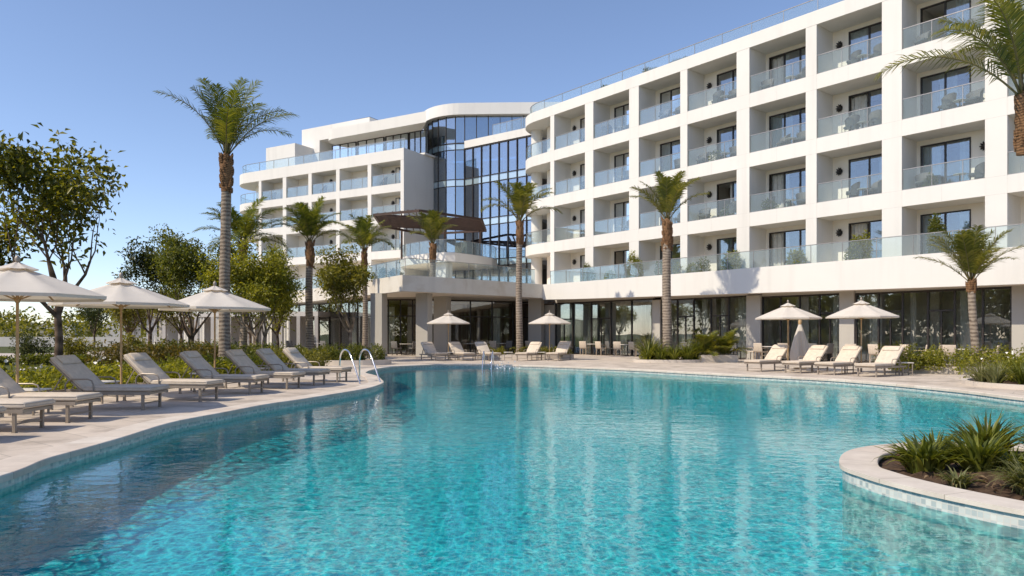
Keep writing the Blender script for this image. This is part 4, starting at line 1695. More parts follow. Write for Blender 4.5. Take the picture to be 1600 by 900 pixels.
par0 = make_parasol()
parasol_list = [
    (-8.48, 12.62, 1.0, 10, 'large white parasol cut by the left photo edge, nearest of all'),
    (-8.55, 16.1, .97, 24, 'white parasol with teak pole, middle one of the left row'),
    (-7.55, 18.7, .98, 5, 'white parasol in front of the tallest palm trunk'),
    (-3.42, 39.6, .82, 12, 'small white parasol before the podium columns, above three far loungers'),
    (2.02, 39.6, .82, 30, 'small white parasol right of the slim palm, above two far loungers'),
    (10.35, 27.6, .84, 16, 'white parasol beside the folded one, left of the pair before the dark glass'),
    (12.15, 25.6, .86, 2, 'white parasol above the fourth lounger, right of the pair before the dark glass'),
]
for i, (x, y, s, deg, lab) in enumerate(parasol_list):
    o = par0 if i == 0 else copy_tree(par0)
    place(o, (x, y, 0), R(deg), lab)
    o.scale = (s, s, 1.0 if s > .9 else (.98))

# folded parasol
fp = empty('folded_parasol', (11.35, 29.0, 0), 0, 'closed white parasol with hanging cloth folds between two loungers', 'parasol')
m = MB()
m.tube([(0, 0, .05), (0, 0, 2.0)], .025, 10)
m.tube([(0, 0, 0), (0, 0, .05), (0, 0, .06)], [.24, .24, .05], 20)
m.build('pole', M['teak'], fp, True, False)
m = MB()
K = 24
vs = []
prof = [(1.78, .05), (1.62, .10), (1.40, .16), (1.1, .23), (.8, .29), (.45, .33), (.32, .30)]
for z, r_ in prof:
    for i in range(K):
        a = 2 * math.pi * i / K
        q = r_ * (1 + .28 * math.cos(a * 6 + z) * min(1, (1.8 - z)))
        vs.append((q * math.cos(a), q * math.sin(a), z))
m.add(vs, [(j * K + i, j * K + (i + 1) % K, (j + 1) * K + (i + 1) % K, (j + 1) * K + i) for j in range(len(prof) - 1) for i in range(K)])
m.build('folded_cloth', M['canopy'], fp, True, False)
m = MB()
m.tube([(0, 0, 1.75), (0, 0, 1.86), (0, 0, 1.95), (0, 0, 2.02)], [.06, .075, .05, .015], 12)
m.build('finial', M['teak'], fp, True, False)


# ------------------------------------------------------------------ small tables beside the loungers
def make_side_table():
    root = empty('side_table', (0, 0, 0), 0, 'x', 'side table', 'small tables between the loungers')
    t = MB()
    t.cushion(-.24, .24, -.24, .24, .40, .43, .012)
    t.build('table_top', M['table_white'], root, True, False)
    for sx in (-1, 1):
        for sy in (-1, 1):
            l = MB()
            l.bar((sx * .2, sy * .2, 0), (sx * .2, sy * .2, .40), .028, .028)
            l.build('leg', M['taupe'], root, False, False)
    for sy in (-1, 1):
        s = MB()
        s.bar((-.2, sy * .2, .12), (.2, sy * .2, .12), .02, .02)
        s.build('stretcher', M['taupe'], root, False, False)
    return root


st0 = make_side_table()
for i, (x, y, lab) in enumerate([
        (-8.2, 12.5, 'small pale side table at the foot of the nearest parasol pole'),
        (-8.15, 14.6, 'small pale side table left of the middle parasol pole on the left side'),
        (-7.45, 17.8, 'small pale side table by the backrest beyond the farthest left parasol'),
        (-7.0, 20.35, 'small pale side table between the last two loungers before the ladder'),
        (-3.15, 39.1, 'small pale table under the left far parasol'),
        (-1.55, 39.2, 'small pale table between the second and third far loungers'),
        (-0.2, 39.2, 'small pale table beside the far lounger left of the low hedge'),
        (1.55, 39.2, 'small pale table under the right far parasol'),
        (10.9, 27.3, 'small pale table between the first two of the four loungers'),
        (11.9, 25.9, 'small pale table under the right one of the paired parasols'),
        (13.1, 24.6, 'small pale table right of the last of the four loungers')]):
    o = st0 if i == 0 else copy_tree(st0)
    place(o, (x, y, 0), R(-12 * (i % 3)), lab)


# ------------------------------------------------------------------ dining chairs and tables before the glass
def make_chair(dark=False):
    root = empty('dining_chair', (0, 0, 0), 0, 'x', 'chair', 'dining chairs before the glass front')
    cl, wd = (M['wicker'], M['lamp_black']) if dark else (M['chair_cloth'], M['chair_wood'])
    c = MB()
    c.cushion(-.24, .24, -.24, .24, .42, .49, .03, nx=2)
    c.build('seat', cl, root, True, False)
    b = MB()
    fr = lambda x, y, z: (x - (0.0), y - .0, z)
    q = lambda u, y, w: (-.24 - u * .16 + w, y, .46 + u * .99)
    b.cushion(0, .46, -.25, .25, -.03, .03, .025, 0, q, 2)
    b.build('backrest', cl, root, True, False)
    for sx in (-1, 1):
        for sy in (-1, 1):
            l = MB()
            l.bar((sx * .225, sy * .21, 0), (sx * .205, sy * .205, .43), .035, .035)
            l.build('leg', wd, root, False, False)
    for sy in (-1, 1):
        a = MB()
        a.tube([(-.24, sy * .25, .64), (0, sy * .265, .66), (.17, sy * .26, .65), (.21, sy * .25, .60), (.21, sy * .24, .44)], .016, 6)
        a.build('armrest', wd, root, True, False)
    return root


def make_table(cloth=False):
    root = empty('dining_table', (0, 0, 0), 0, 'x', 'table', 'dining tables before the glass front')
    t = MB()
    t.cushion(-.42, .42, -.42, .42, .71, .745, .012)
    t.build('table_top', M['table_white'], root, True, False)
    p = MB()
    p.tube([(0, 0, .03), (0, 0, .71)], .035, 10)
    p.build('post', M['lamp_black'], root, True, False)
    p = MB()
    p.tube([(0, 0, 0), (0, 0, .02), (0, 0, .035)], [.26, .26, .05], 18)
    p.build('foot', M['lamp_black'], root, True, False)
    return root


ch0, chd, tb0 = make_chair(), make_chair(True), make_table()
used = {'l': False, 'd': False, 't': False}


def put(kind, x, y, deg, lab):
    src = {'l': ch0, 'd': chd, 't': tb0}[kind]
    o = src if not used[kind] else copy_tree(src)
    used[kind] = True
    return place(o, (x, y, 0), R(deg), lab)


chairs = [  # kind, wing distance s, offset t, turn, label
    ('l', sp(914, -.3), -.35, 60, 'beige dining chair, first right of the right far parasol before the glass'),
    ('l', sp(940, -.3), -.35, 40, 'beige dining chair, second right of the right far parasol before the glass'),
    ('l', sp(967, -.3), -.35, 66, 'beige dining chair before the dark glass, third from the right far parasol'),
    ('l', sp(993, -.3), -.35, 30, 'beige dining chair just left of the palm in the round bed'),
    ('l', sp(1010, -.4), -.9, 140, 'beige dining chair partly behind the leaves left of the bed palm'),
    ('d', sp(890, 0), -.05, 70, 'dark dining chair behind the right far lounger'),
    ('d', sp(1075, -.2), -.3, 50, 'dark dining chair behind the round bed, right of its palm'),
    ('d', sp(1103, -.2), -.3, 100, 'dark dining chair behind the bushy stone planter'),
    ('d', sp(1150, -.3), -.4, 45, 'dark dining chair right of the bushy stone planter'),
    ('l', sp(1192, -.6), -.75, 35, 'beige dining chair left of the first of the four loungers'),
    ('l', sp(1222, -.4), -.45, 80, 'beige dining chair behind the left paired parasol pole'),
    ('d', sp(1270, -.2), -.25, 60, 'dark dining chair behind the folded white parasol'),
    ('d', sp(1290, -.2), -.25, 120, 'dark dining chair right of the folded white parasol'),
    ('l', sp(1372, -.9), -1.0, 30, 'beige dining chair behind the right paired parasol pole'),
    ('l', sp(1437, -.9), -1.0, 150, 'beige dining chair behind the last of the four loungers'),
    ('l', sp(1484, -.6), -.7, 62, 'beige dining chair left of the slanting young palm'),
    ('l', sp(1548, -.5), -.6, 140, 'beige dining chair right of the young palm trunk'),
]
for k, s, t, deg, lab in chairs:
    p = W(s, t)
    put(k, p[0], p[1], deg, lab)
for s, t, lab in [(sp(927, -.2), -.15, 'small dining table between the beige chairs right of the far parasol'),
                  (sp(980, -.2), -.2, 'small dining table between two beige chairs left of the bed palm'),
                  (sp(1088, 0), -.2, 'small dining table behind the round bed'),
                  (sp(1208, -.3), -.4, 'small dining table behind the first of the four loungers'),
                  (sp(1280, 0), .0, 'small dining table right of the folded parasol'),
                  (sp(1404, -.6), -.85, 'small dining table between the beige chairs behind the right parasol'),
                  (sp(1512, -.3), -.5, 'small dining table beside the young palm trunk')]:
    p = W(s, t)
    put('t', p[0], p[1], 20, lab)
for k, x, y, deg, lab in [
        ('d', -7.6, 48.6, 60, 'dark dining chair left of the two podium columns'),
        ('d', -6.55, 48.9, 130, 'dark dining chair between the two podium columns'),
        ('l', -5.95, 48.0, 160, 'pale dining chair against the right podium column'),
        ('d', -3.7, 50.2, 70, 'dark dining chair behind the left far parasol'),
        ('d', -2.2, 50.5, 100, 'dark dining chair behind the third far lounger'),
        ('l', -1.3, 51.4, 80, 'pale dining chair left of the slim palm'),
        ('d', -.35, 52.0, 120, 'dark dining chair just left of the slim palm trunk'),
        ('l', 1.3, 52.2, 60, 'pale dining chair right of the slim palm trunk'),
        ('t', -7.1, 49.3, 10, 'small dining table between the podium columns'),
        ('t', -2.9, 51.0, 10, 'small dining table behind the left far parasol'),
        ('t', -.85, 52.2, 10, 'small dining table left of the slim palm'),
        ('d', -13.2, 52.2, 60, 'dark garden chair on the left terrace nearest the podium column'),
        ('d', -14.6, 53.5, 120, 'dark garden chair on the left terrace beside a small table'),
        ('d', -16.4, 54.6, 80, 'dark garden chair on the left terrace behind the palm trunk'),
        ('t', -13.9, 53.3, 15, 'small table on the left terrace among dark chairs')]:
    put(k, x, y, deg, lab)


# ------------------------------------------------------------------ furniture on the balconies
def make_balcony_chair():
    root = empty('balcony_chair', (0, 0, 0), 0, 'x', 'chair', 'wicker chairs on the balconies')
    s = MB()
    s.cushion(-.28, .28, -.28, .28, .30, .42, .04)
    s.build('seat', M['wicker'], root, True, False)
    b = MB()
    vs = []
    n = 12
    for j, z in enumerate((.2, .62, .86)):
        for k in range(n + 1):
            a = R(80 + 200 * k / n)
            top = z if j < 2 else .62 + .26 * max(0, math.sin(math.pi * k / n)) ** .7
            rr = .31 + .03 * j
            vs.append((math.cos(a) * rr, math.sin(a) * rr, top))
    b.add(vs, [(j * (n + 1) + k, j * (n + 1) + k + 1, (j + 1) * (n + 1) + k + 1, (j + 1) * (n + 1) + k) for j in range(2) for k in range(n)])
    b.add([(v[0] * .9, v[1] * .9, v[2]) for v in vs], [(j * (n + 1) + k, (j + 1) * (n + 1) + k, (j + 1) * (n + 1) + k + 1, j * (n + 1) + k + 1) for j in range(2) for k in range(n)])
    b.build('backrest', M['wicker'], root, True, False)
    for sx in (-1, 1):
        for sy in (-1, 1):
            l = MB()
            l.bar((sx * .22, sy * .22, 0), (sx * .22, sy * .22, .31), .03, .03)
            l.build('leg', M['lamp_black'], root, False, False)
    return root


def make_balcony_table():
    root = empty('balcony_table', (0, 0, 0), 0, 'x', 'table', 'small tables on the balconies')
    t = MB()
    t.tube([(0, 0, .43), (0, 0, .45), (0, 0, .46)], [.26, .27, .26], 20)
    t.build('table_top', M['table_white'], root, True, False)
    t = MB()
    t.tube([(0, 0, 0), (0, 0, .02), (0, 0, .06), (0, 0, .43)], [.2, .2, .03, .03], 12)
    t.build('stand', M['lamp_black'], root, True, False)
    return root


bc0, bt0 = make_balcony_chair(), make_balcony_table()
ROW = ['top', 'second-highest', 'third-highest', 'terrace-level']
BAY = {8: 'first bay from the rounded corner', 7: 'second bay from the rounded corner', 6: 'third bay from the rounded corner', 5: 'fourth bay from the rounded corner',
       4: 'fifth bay from the rounded corner', 3: 'sixth bay from the rounded corner', 2: 'seventh bay from the rounded corner', 1: 'bay behind the cut-off palm'}
fc = ft = True
br_ = random.Random(3)
for i, (a, b) in enumerate(bays):
    if i == 0:
        continue
    for r in range(3):
        spots = [a + .62]
        if i in (2, 3, 4, 5) or br_.random() < .3:
            spots.append(b - .62 if br_.random() < .45 else a + 1.75)
        for k, s in enumerate(spots):
            o = bc0 if fc else copy_tree(bc0)
            fc = False
            p = W(s, .62 + br_.uniform(0, .25), BF[r] + .004)
            side = '' if len(spots) == 1 else (', right one' if k == 0 else ', left one')
            place(o, p, R(br_.uniform(60, 250)), f'grey wicker chair, {ROW[r]} balcony row, {BAY[i]}{side}')
        if i in (2, 3, 4, 5, 7):
            o = bt0 if ft else copy_tree(bt0)
            ft = False
            place(o, W(a + 1.18, .6, BF[r] + .004), 0, f'small round table, {ROW[r]} balcony row, {BAY[i]}')
for i, (a, b) in enumerate(lbays):
    for r in range(3):
        if (i + r) % 2 == 0:
            o = copy_tree(bc0)
            place(o, L(b - .8, .6, LBF[r] + .004), R(200), f'grey wicker chair on the left wing, {ROW[r]} row, {["first", "second", "third", "fourth", "fifth"][i]} bay from tower')

# ------------------------------------------------------------------ pool ladders
def grab_rail(name, label, a, b, gap, h=.86, cat='pool ladder', down=-.94):
    """A pair of looped chrome tubes from the deck (a) over the edge into the water (b)."""
    a, b = Vector(a), Vector(b)
    d = (b - a).normalized()
    n = Vector((-d.y, d.x))
    root = empty(name, (a.x, a.y, 0), 0, label, cat)
    Ld = (b - a).length
    for s in (-1, 1):
        o = n * (s * gap / 2)
        pts = [(a + o).to_3d()]
        prof = [(0, 0), (0, h * .62), (.03, h * .80), (.12, h * .94), (.25, h), (.40, h * .96), (.52, h * .83), (.66, h * .58), (.84, h * .22), (1.0, -.12), (1.05, -.4), (1.05, down)]
        pts = [((a + o + d * (Ld * u)).x, (a + o + d * (Ld * u)).y, z) for u, z in prof]
        P = catmull([Vector(p) for p in pts], 4, False)
        m = MB()
        m.tube(P, .024, 10)
        m.tube([(pts[0][0], pts[0][1], .003), (pts[0][0], pts[0][1], .025)], [.055, .04], 14)
        m.build('handrail', M['chrome'], root, True)
    for k, z in enumerate((-.40, -.62, -.84)):
        m = MB()
        c = b + d * (Ld * .05)
        q0, q1 = c - n * gap / 2, c + n * gap / 2
        m.bar((q0.x, q0.y, z), (q1.x, q1.y, z), .09, .025)
        m.build('tread', M['chrome'], root, False)
    return root


grab_rail('pool_ladder', 'chrome pool ladder with two looped handrails on the rounded deck tip', (-4.75, 21.55), (-3.9, 20.42), .62, .92)
grab_rail('pool_ladder', 'small chrome pool handrail at the far pool edge below the third far lounger', (-1.05, 33.5), (-1.12, 32.75), .4, .6)

# ------------------------------------------------------------------ palms
palm('tallest palm with grey ringed trunk standing behind the left loungers', (-10.75, 27.6, 0), 8.0, .215, 3.2, 19, 3, 'frond', boot=1.3, e_rng=(50, 88), bend=1.25, leaflet=.60, n=48, droop=.5, boot_r=1.12)
palm('palm with drooping fronds half hidden behind the tallest palm trunk', (-14.3, 39.2, 0), 6.1, .2, 3.1, 20, 5, 'frond', e_rng=(25, 84), bend=1.5, leaflet=.62, n=44, width=.05)
palm('slender palm before the left wing, right of the golden tree', (-11.0, 40, 0), 6.3, .22, 2.7, 17, 8, 'frond', e_rng=(45, 88), bend=1.45, leaflet=.58, boot=1.3, n=44, width=.05)
palm('palm with dark trunk growing behind the small olive tree', (-9.1, 45.5, 0), 6.5, .17, 2.6, 16, 12, 'frond', e_rng=(40, 88), bend=1.45, leaflet=.58, boot=1.1, n=44, width=.05)
palm('short palm with yellowish fronds on the terrace under the pergola', (-5.0, 46.4, 4.5), 2.5, .2, 2.4, 16, 17, 'frond_young', e_rng=(58, 89), bend=1.1, leaflet=.52, boot=1.1, n=44, width=.05)
palm('slim tall palm in the low hedge before the glass tower', (0.42, 41.8, 0), 7.7, .2, 2.8, 17, 21, 'frond_young', e_rng=(48, 89), bend=1.35, leaflet=.58, boot=1.25, droop=.5, n=44, width=.05)
palm('tall palm in the round bed before the balconies', (7.75, 36.8, 0), 7.0, .24, 2.75, 15, 27, 'frond_young', e_rng=(55, 89), bend=1.05, leaflet=.55, boot=1.4, droop=.5, n=46, width=.05)
palm('young palm with thin airy fronds in the right flower bed', (16.75, 26.6, 0), 3.2, .15, 2.25, 22, 33, 'frond_young', e_rng=(42, 89), bend=.9, leaflet=.48, n=40, lean=(-.15, 0), boot=.3, width=.034, boot_r=1.0, droop=.5)
palm('large palm cut by the right photo edge, with long arching fronds', (13.1, 17.0, 0), 6.8, .14, 3.3, 13, 44, 'frond_young', e_rng=(38, 89), bend=1.55, leaflet=.66, n=54, lean=(-1.3, 0), boot=1.3, droop=.7)

# ------------------------------------------------------------------ broadleaf trees
tree('broadleaf_tree', 'large dark broadleaf tree with open crown behind the left parasols', (-13.9, 22.5, 0), 7.5, 1.75, 4, 'leaf_big', 'bark', leaf=.22, n_leaf=3700, depth=4, trunk_h=.30, trunk_r=.12, clump=.5, spread_k=.62, lift=.14)
tree('broadleaf_tree', 'dense dark tree cut by the left photo edge', (-17.2, 23.5, 0), 5.4, 1.4, 9, 'leaf_big', 'bark', leaf=.20, n_leaf=6000, depth=4, trunk_h=.14, trunk_r=.15, stems=2, clump=.7)
tree('broadleaf_tree', 'round dense green tree behind the middle left parasol', (-17.4, 40.0, 0), 6.9, 2.0, 14, 'leaf_mid', 'bark', leaf=.16, n_leaf=16000, depth=4, trunk_h=.18, trunk_r=.14, clump=.75)
tree('broadleaf_tree', 'thin dark tree at the left of the round dense one', (-20.4, 41.5, 0), 6.8, 1.2, 19, 'leaf_dark', 'bark', leaf=.2, n_leaf=3600, depth=4, trunk_h=.25, trunk_r=.12, clump=.5, lift=.25)
tree('broadleaf_tree', 'golden green tree with many stems right of the tallest palm', (-12.4, 36.0, 0), 6.0, 2.0, 23, 'leaf_gold', 'bark_pale', leaf=.15, n_leaf=16000, depth=4, trunk_h=.2, trunk_r=.13, stems=3, clump=.6)
tree('broadleaf_tree', 'small olive green tree with forked trunk before the podium', (-8.15, 37.2, 0), 5.8, 1.6, 29, 'leaf_olive', 'bark_pale', leaf=.17, n_leaf=6500, depth=4, trunk_h=.3, trunk_r=.10, clump=.46, lift=.12)
# smaller background trees
for k, (x, y, h, w, mt, lab) in enumerate([
        (-27, 52, 4.2, 1.5, 'leaf_olive', 'small olive tree beyond the garden path at far left'),
        (-31, 60, 4.6, 1.7, 'leaf_mid', 'small green tree by the white garden wall at far left'),
        (-22.5, 50, 4.4, 1.5, 'leaf_olive', 'small tree before the pale pavilion, under the middle parasol'),
        (-18.5, 52, 4.6, 1.6, 'leaf_mid', 'small tree before the pale pavilion, right of the round dense tree'),
        (-14.2, 44.5, 4.4, 1.3, 'leaf_gold', 'small golden tree before the pavilion, left of the slender palm'),
        (-42, 74, 4.5, 2.0, 'leaf_dark', 'dark bushy tree far left by the distant wall'),
        (-36, 74, 4.2, 1.9, 'leaf_mid', 'rounded green tree far left beyond the wall')]):
    tree('garden_tree', lab, (x, y, 0), h, w, 50 + k, mt, 'bark', leaf=.2, n_leaf=3000, depth=3, trunk_h=.35, trunk_r=.09, clump=.6)


# ------------------------------------------------------------------ hedges, beds, planters
def hedge(name, label, cx, cy, lx, ly, h, rot, mat, n, leaf=.10, seed=1, cat='hedge', group=None, z=0.0, flowers=0):
    nr = np.random.default_rng(seed)
    root = empty(name, (cx, cy, z), rot, label, cat, group)
    blobs = []
    m = max(3, int(lx * ly / .14))
    for _ in range(m):
        hh = h * nr.uniform(.55, 1.0)
        blobs.append(((nr.uniform(-lx / 2, lx / 2), nr.uniform(-ly / 2, ly / 2), hh * .5), (nr.uniform(.2, .38), nr.uniform(.2, .34), hh * .52)))
    V, Fq = cloud(blobs, n, leaf, nr, shell=.5, upbias=.6)
    V[:, 2] = np.maximum(V[:, 2], .01)
    np_mesh('foliage', V, Fq, M[mat], root)
    if flowers:
        P = np.array([b[0] for b in blobs])[nr.integers(0, len(blobs), flowers)] + nr.normal(0, .16, (flowers, 3))
        P[:, 2] = h * nr.uniform(.75, 1.08, flowers)
        V, Fq = leaf_arrays(P, rand_dirs(flowers, nr), np.tile([0, 0, 1.0], (flowers, 1)), np.full(flowers, .09), np.full(flowers, .08))
        tag(np_mesh('flowers', V, Fq, M['petal'], root), kind='stuff')
    return root


hedge('hedge', 'low golden hedge behind the loungers nearest the camera', -10.3, 15.2, 2.2, 7.0, .72, R(2), 'leaf_gold', 9000, .10, 1, flowers=60)
hedge('hedge', 'low golden green hedge behind the loungers between the left parasols', -9.9, 20.4, 2.2, 3.4, .66, R(6), 'leaf_gold', 5200, .10, 2)
hedge('hedge', 'low green hedge around the foot of the tallest palm', -9.9, 24.6, 2.6, 4.2, .7, R(4), 'leaf_gold', 6200, .11, 3)
hedge('shrub_border', 'tall mixed shrub border with reddish leaves left of the tallest palm', -13.6, 28.6, 4.4, 2.6, 1.15, R(0), 'leaf_red', 7500, .13, 4, 'shrubs')
hedge('shrub_border', 'dark green shrub mass behind the reddish border', -14.4, 32.2, 4.2, 2.2, 1.15, R(0), 'leaf_mid', 6000, .14, 5, 'shrubs')
hedge('shrub_border', 'green shrub border right of the tallest palm, below the golden tree', -12.2, 33.4, 3.2, 2.0, 1.0, R(-5), 'leaf_mid', 5200, .13, 6, 'shrubs')
hedge('hedge', 'clipped bright hedge behind the lounger nearest the ladder', -8.8, 29.5, 2.2, 4.4, .85, R(8), 'leaf_olive', 6500, .10, 7)
hedge('hedge', 'bright green hedge between the slender palm and the podium column', -8.9, 34.5, 3.2, 2.0, .75, R(-20), 'leaf_gold', 4600, .10, 8)
hedge('hedge', 'low hedge along the left garden path', -20, 33.5, 9.0, 1.0, .45, R(6), 'leaf_mid', 6500, .14, 9)
hedge('hedge', 'dark trimmed hedge before the pale pavilion', -18.5, 47.5, 12.0, 1.2, .8, R(-8), 'leaf_mid', 6500, .15, 11)
for k, (x, y, s, lab) in enumerate([(-27.0, 46, 1.5, 'rounded shrub on the far side of the path, left of the big tree trunk'),
                                    (-24.2, 47, 1.3, 'rounded shrub on the far side of the path, right of the big tree trunk'),
                                    (-30.6, 47, 1.7, 'rounded dark shrub at far left under the first parasol')]):
    hedge('round_shrub', lab, x, y, s, s, 1.5, 0, 'leaf_olive' if k < 2 else 'leaf_dark', 1800, .16, 70 + k, 'shrub')


def ring_planter(name, label, cx, cy, rx, ry, h, rot=0, sides=28):
    root = empty(name, (cx, cy, 0), rot, label, 'planter')
    lo = [(rx * math.cos(2 * math.pi * k / sides), ry * math.sin(2 * math.pi * k / sides)) for k in range(sides)]
    m = MB()
    n = len(lo)
    inn = [(p[0] - math.copysign(min(abs(p[0]), .12), p[0]) if False else p[0] * (1 - .12 / rx), p[1] * (1 - .12 / ry)) for p in lo]
    v = [(*p, 0) for p in lo] + [(*p, h) for p in lo] + [(*p, h) for p in inn] + [(*p, h - .08) for p in inn]
    f = []
    for k in range(n):
        j = (k + 1) % n
        f += [(k, j, n + j, n + k), (n + k, n + j, 2 * n + j, 2 * n + k), (2 * n + k, 2 * n + j, 3 * n + j, 3 * n + k)]
    m.add(v, f)
    m.build('rim', M['planter'], root, False, False)
    s = MB()
    s.add([(*p, h - .06) for p in inn], [tuple(range(n))])
    s.build('soil', M['soil'], root, False, False)
    return root


def strap_plant(label, x, y, z, rad, h, n, seed, mat='strap', group=None, name='strap_leaf_plant', width=.03, cat='plant', tilt=.9):
    nr = np.random.default_rng(seed)
    root = empty(name, (x, y, z), nr.uniform(0, 6), label, cat, group)
    K = 6
    Vs, Fs = [], []
    o = 0
    for k in range(n):
        az = nr.uniform(0, 6.283)
        b0 = nr.uniform(0, .10) * rad / .4
        e0 = R(nr.uniform(48, 88))
        ln = h * nr.uniform(.75, 1.25)
        bend = nr.uniform(.5, 1.7) * tilt
        w = width * nr.uniform(.7, 1.2)
        p = np.array([math.cos(az) * b0, math.sin(az) * b0, -.01])
        sd = np.array([-math.sin(az), math.cos(az), 0])
        rows = []
        tw = nr.normal(0, .25)
        for j in range(K + 1):
            t = j / K
            ww = w * (1 - t ** 2.2) * (.75 + .5 * math.sin(math.pi * min(1, t + .2)))
            el = e0 - bend * t ** 1.4
            dn = np.array([-math.cos(az) * math.sin(el), -math.sin(az) * math.sin(el), math.cos(el)])
            rows.append((p - sd * ww / 2 + dn * ww * .22, p, p + sd * ww / 2 + dn * ww * .22))
            a2 = az + tw * t
            p = p + np.array([math.cos(a2) * math.cos(el), math.sin(a2) * math.cos(el), math.sin(el)]) * ln / K
        for rw in rows:
            Vs += [rw[0], rw[1], rw[2]]
        for j in range(K):
            a = o + j * 3
            Fs += [(a, a + 1, a + 4, a + 3), (a + 1, a + 2, a + 5, a + 4)]
        o += 3 * (K + 1)
    np_mesh('leaves', np.array(Vs), np.array(Fs), M[mat], root, smooth=True)
    return root


# island plants
G_I = 'plants in the island planter'
strap_plant('large green strap-leaved clump at the left end of the island planter', 4.08, 7.3, -.01, .6, 0.40, 210, 1, 'strap', G_I, width=.045, tilt=1.35)
strap_plant('upright green clump just right of the largest one in the island planter', 4.52, 7.15, .0, .5, 0.45, 170, 2, 'strap', G_I, width=.042, tilt=1.1)
strap_plant('upright clump at the far back middle of the island planter', 5.20, 8.05, .0, .5, 0.50, 170, 3, 'strap', G_I, width=.042, tilt=1.1)
strap_plant('upright clump at the far right back of the island planter', 5.85, 7.9, .0, .5, 0.50, 170, 4, 'strap', G_I, width=.042, tilt=1.1)
strap_plant('pale variegated grassy clump at the front of the island planter', 4.42, 6.25, .0, .5, 0.37, 240, 5, 'strap_pale', G_I, width=.022, tilt=1.5)
strap_plant('mixed green clump at the right photo edge in the island planter', 4.95, 6.6, .0, .5, 0.37, 170, 6, 'strap', G_I, width=.035, tilt=1.5)
strap_plant('small low green clump behind the pale variegated one', 4.85, 7.1, .0, .45, 0.32, 140, 7, 'strap', G_I, width=.03, tilt=1.6)
strap_plant('small clump between the left clumps at the rear cap', 4.55, 7.9, -.01, .45, 0.38, 130, 8, 'strap', G_I, width=.036, tilt=1.3)
strap_plant('low yellowish tuft at the front cap left of the pale variegated clump', 4.0, 6.6, -.01, .3, 0.21, 90, 9, 'strap_pale', G_I, width=.02, tilt=1.7)
strap_plant('low pale tuft in the front corner of the island planter at the photo edge', 4.55, 5.7, -.01, .4, 0.29, 130, 10, 'strap_pale', G_I, width=.022, tilt=1.6)
strap_plant('dense green clump between the two upright back ones in the island planter', 5.45, 7.3, .0, .5, 0.40, 150, 11, 'strap', G_I, width=.036, tilt=1.4)
lt = np.random.default_rng(5)
mm = 260
P = np.stack([lt.uniform(3.85, 5.6, mm), lt.uniform(5.4, 8.2, mm), np.full(mm, .005) + lt.uniform(0, .05, mm)], 1)
dd = rand_dirs(mm, lt)
dd[:, 2] *= .15
V, Fq = leaf_arrays(P, dd / np.linalg.norm(dd, axis=1, keepdims=True), np.tile([0, 0, 1.0], (mm, 1)) + .3 * rand_dirs(mm, lt), lt.uniform(.05, .14, mm), lt.uniform(.015, .04, mm))
keep = np.array([min(math.hypot(p[0] - q[0], p[1] - q[1]) for q in isl) > .5 for p in P])
Fq = Fq[np.concatenate([keep, keep])]
lit = np_mesh('leaf_litter', V, Fq, m_leaf('dry_leaf', (.06, .035, .02), (.15, .09, .05), (.28, .2, .12), .15))
tag(lit, kind='stuff')

# bed at the right end of the pool
ring_planter('flower_bed', 'curved flower bed with stone rim at the right end of the pool', 15.0, 19.2, 2.9, 2.5, .12)
ring_planter('flower_bed', 'raised bed under the young palm at the right', 17.2, 26.6, 3.4, 1.6, .25)
hedge('hedge', 'golden clipped hedge under the young palm at the right', 16.4, 25.6, 6.4, 2.0, .95, R(-8), 'leaf_gold', 10500, .09, 20, z=.1)
hedge('hedge', 'low green hedge in the curved bed behind its strap-leaved plants', 15.3, 20.3, 5.0, 1.8, .75, R(-4), 'leaf_gold', 8000, .09, 21, z=.05, flowers=40)
G_B = 'strap-leaved plants along the front of the curved flower bed'
for k in range(12):
    x = 12.35 + (k % 6) * .62 + .2 * math.sin(k * 2.1)
    y = 18.05 + (k // 6) * .8 + .14 * math.cos(k * 1.7) - (.0 if k % 6 else -.6)
    strap_plant('green strap-leaved tuft among its like at the front of the curved bed', x, y, .05, .4, .66, 90, 100 + k, 'strap' if k % 3 else 'strap_pale', G_B, width=.035)

# round bed with the palm, square planter beside it, hedge planters at the back
ring_planter('flower_bed', 'low oval bed with stone rim around the tall palm before the balconies', 7.75, 36.4, 1.75, 1.15, .14)
G_R = 'leafy plants in the oval bed of the tall palm'
for k, (x, y, h, lab) in enumerate([(6.65, 36.1, .75, 'green leafy tuft at the left end of the oval palm bed'), (7.2, 35.75, .6, 'green leafy tuft left of the palm trunk in the oval bed'),
                                    (7.85, 35.65, .6, 'green leafy tuft right in front of the bed palm trunk'), (8.5, 35.8, .7, 'green leafy tuft right of the palm trunk in the oval bed'),
                                    (9.05, 36.3, .75, 'green leafy tuft at the right end of the oval palm bed'), (6.9, 36.9, 1.0, 'yellowish fountain-like tuft behind the left of the bed palm')]):
    strap_plant(lab, x, y,   .08, .6, h * 1.45, 110, 120 + k, 'strap_pale' if k == 5 else 'strap', G_R, width=.06)
hedge('shrub', 'bushy green undergrowth filling the oval palm bed', 7.75, 36.3, 2.6, 1.5, .55, 0, 'leaf_gold', 3000, .1, 30, 'shrub', z=.06)
pt = empty('stone_planter', (10.05, 36.4, 0), R(8), 'square pale stone planter right of the oval palm bed', 'planter')
m = MB()
for s in (-1, 1):
    m.box(-.95, .95, s * .5 - .05, s * .5 + .05, 0, .36)
    m.box(s * .95 - .05, s * .95 + .05, -.45, .45, 0, .358)
m.box(-.93, .93, -.46, .46, .0, .28)
m.build('box', M['planter'], pt, False, False)
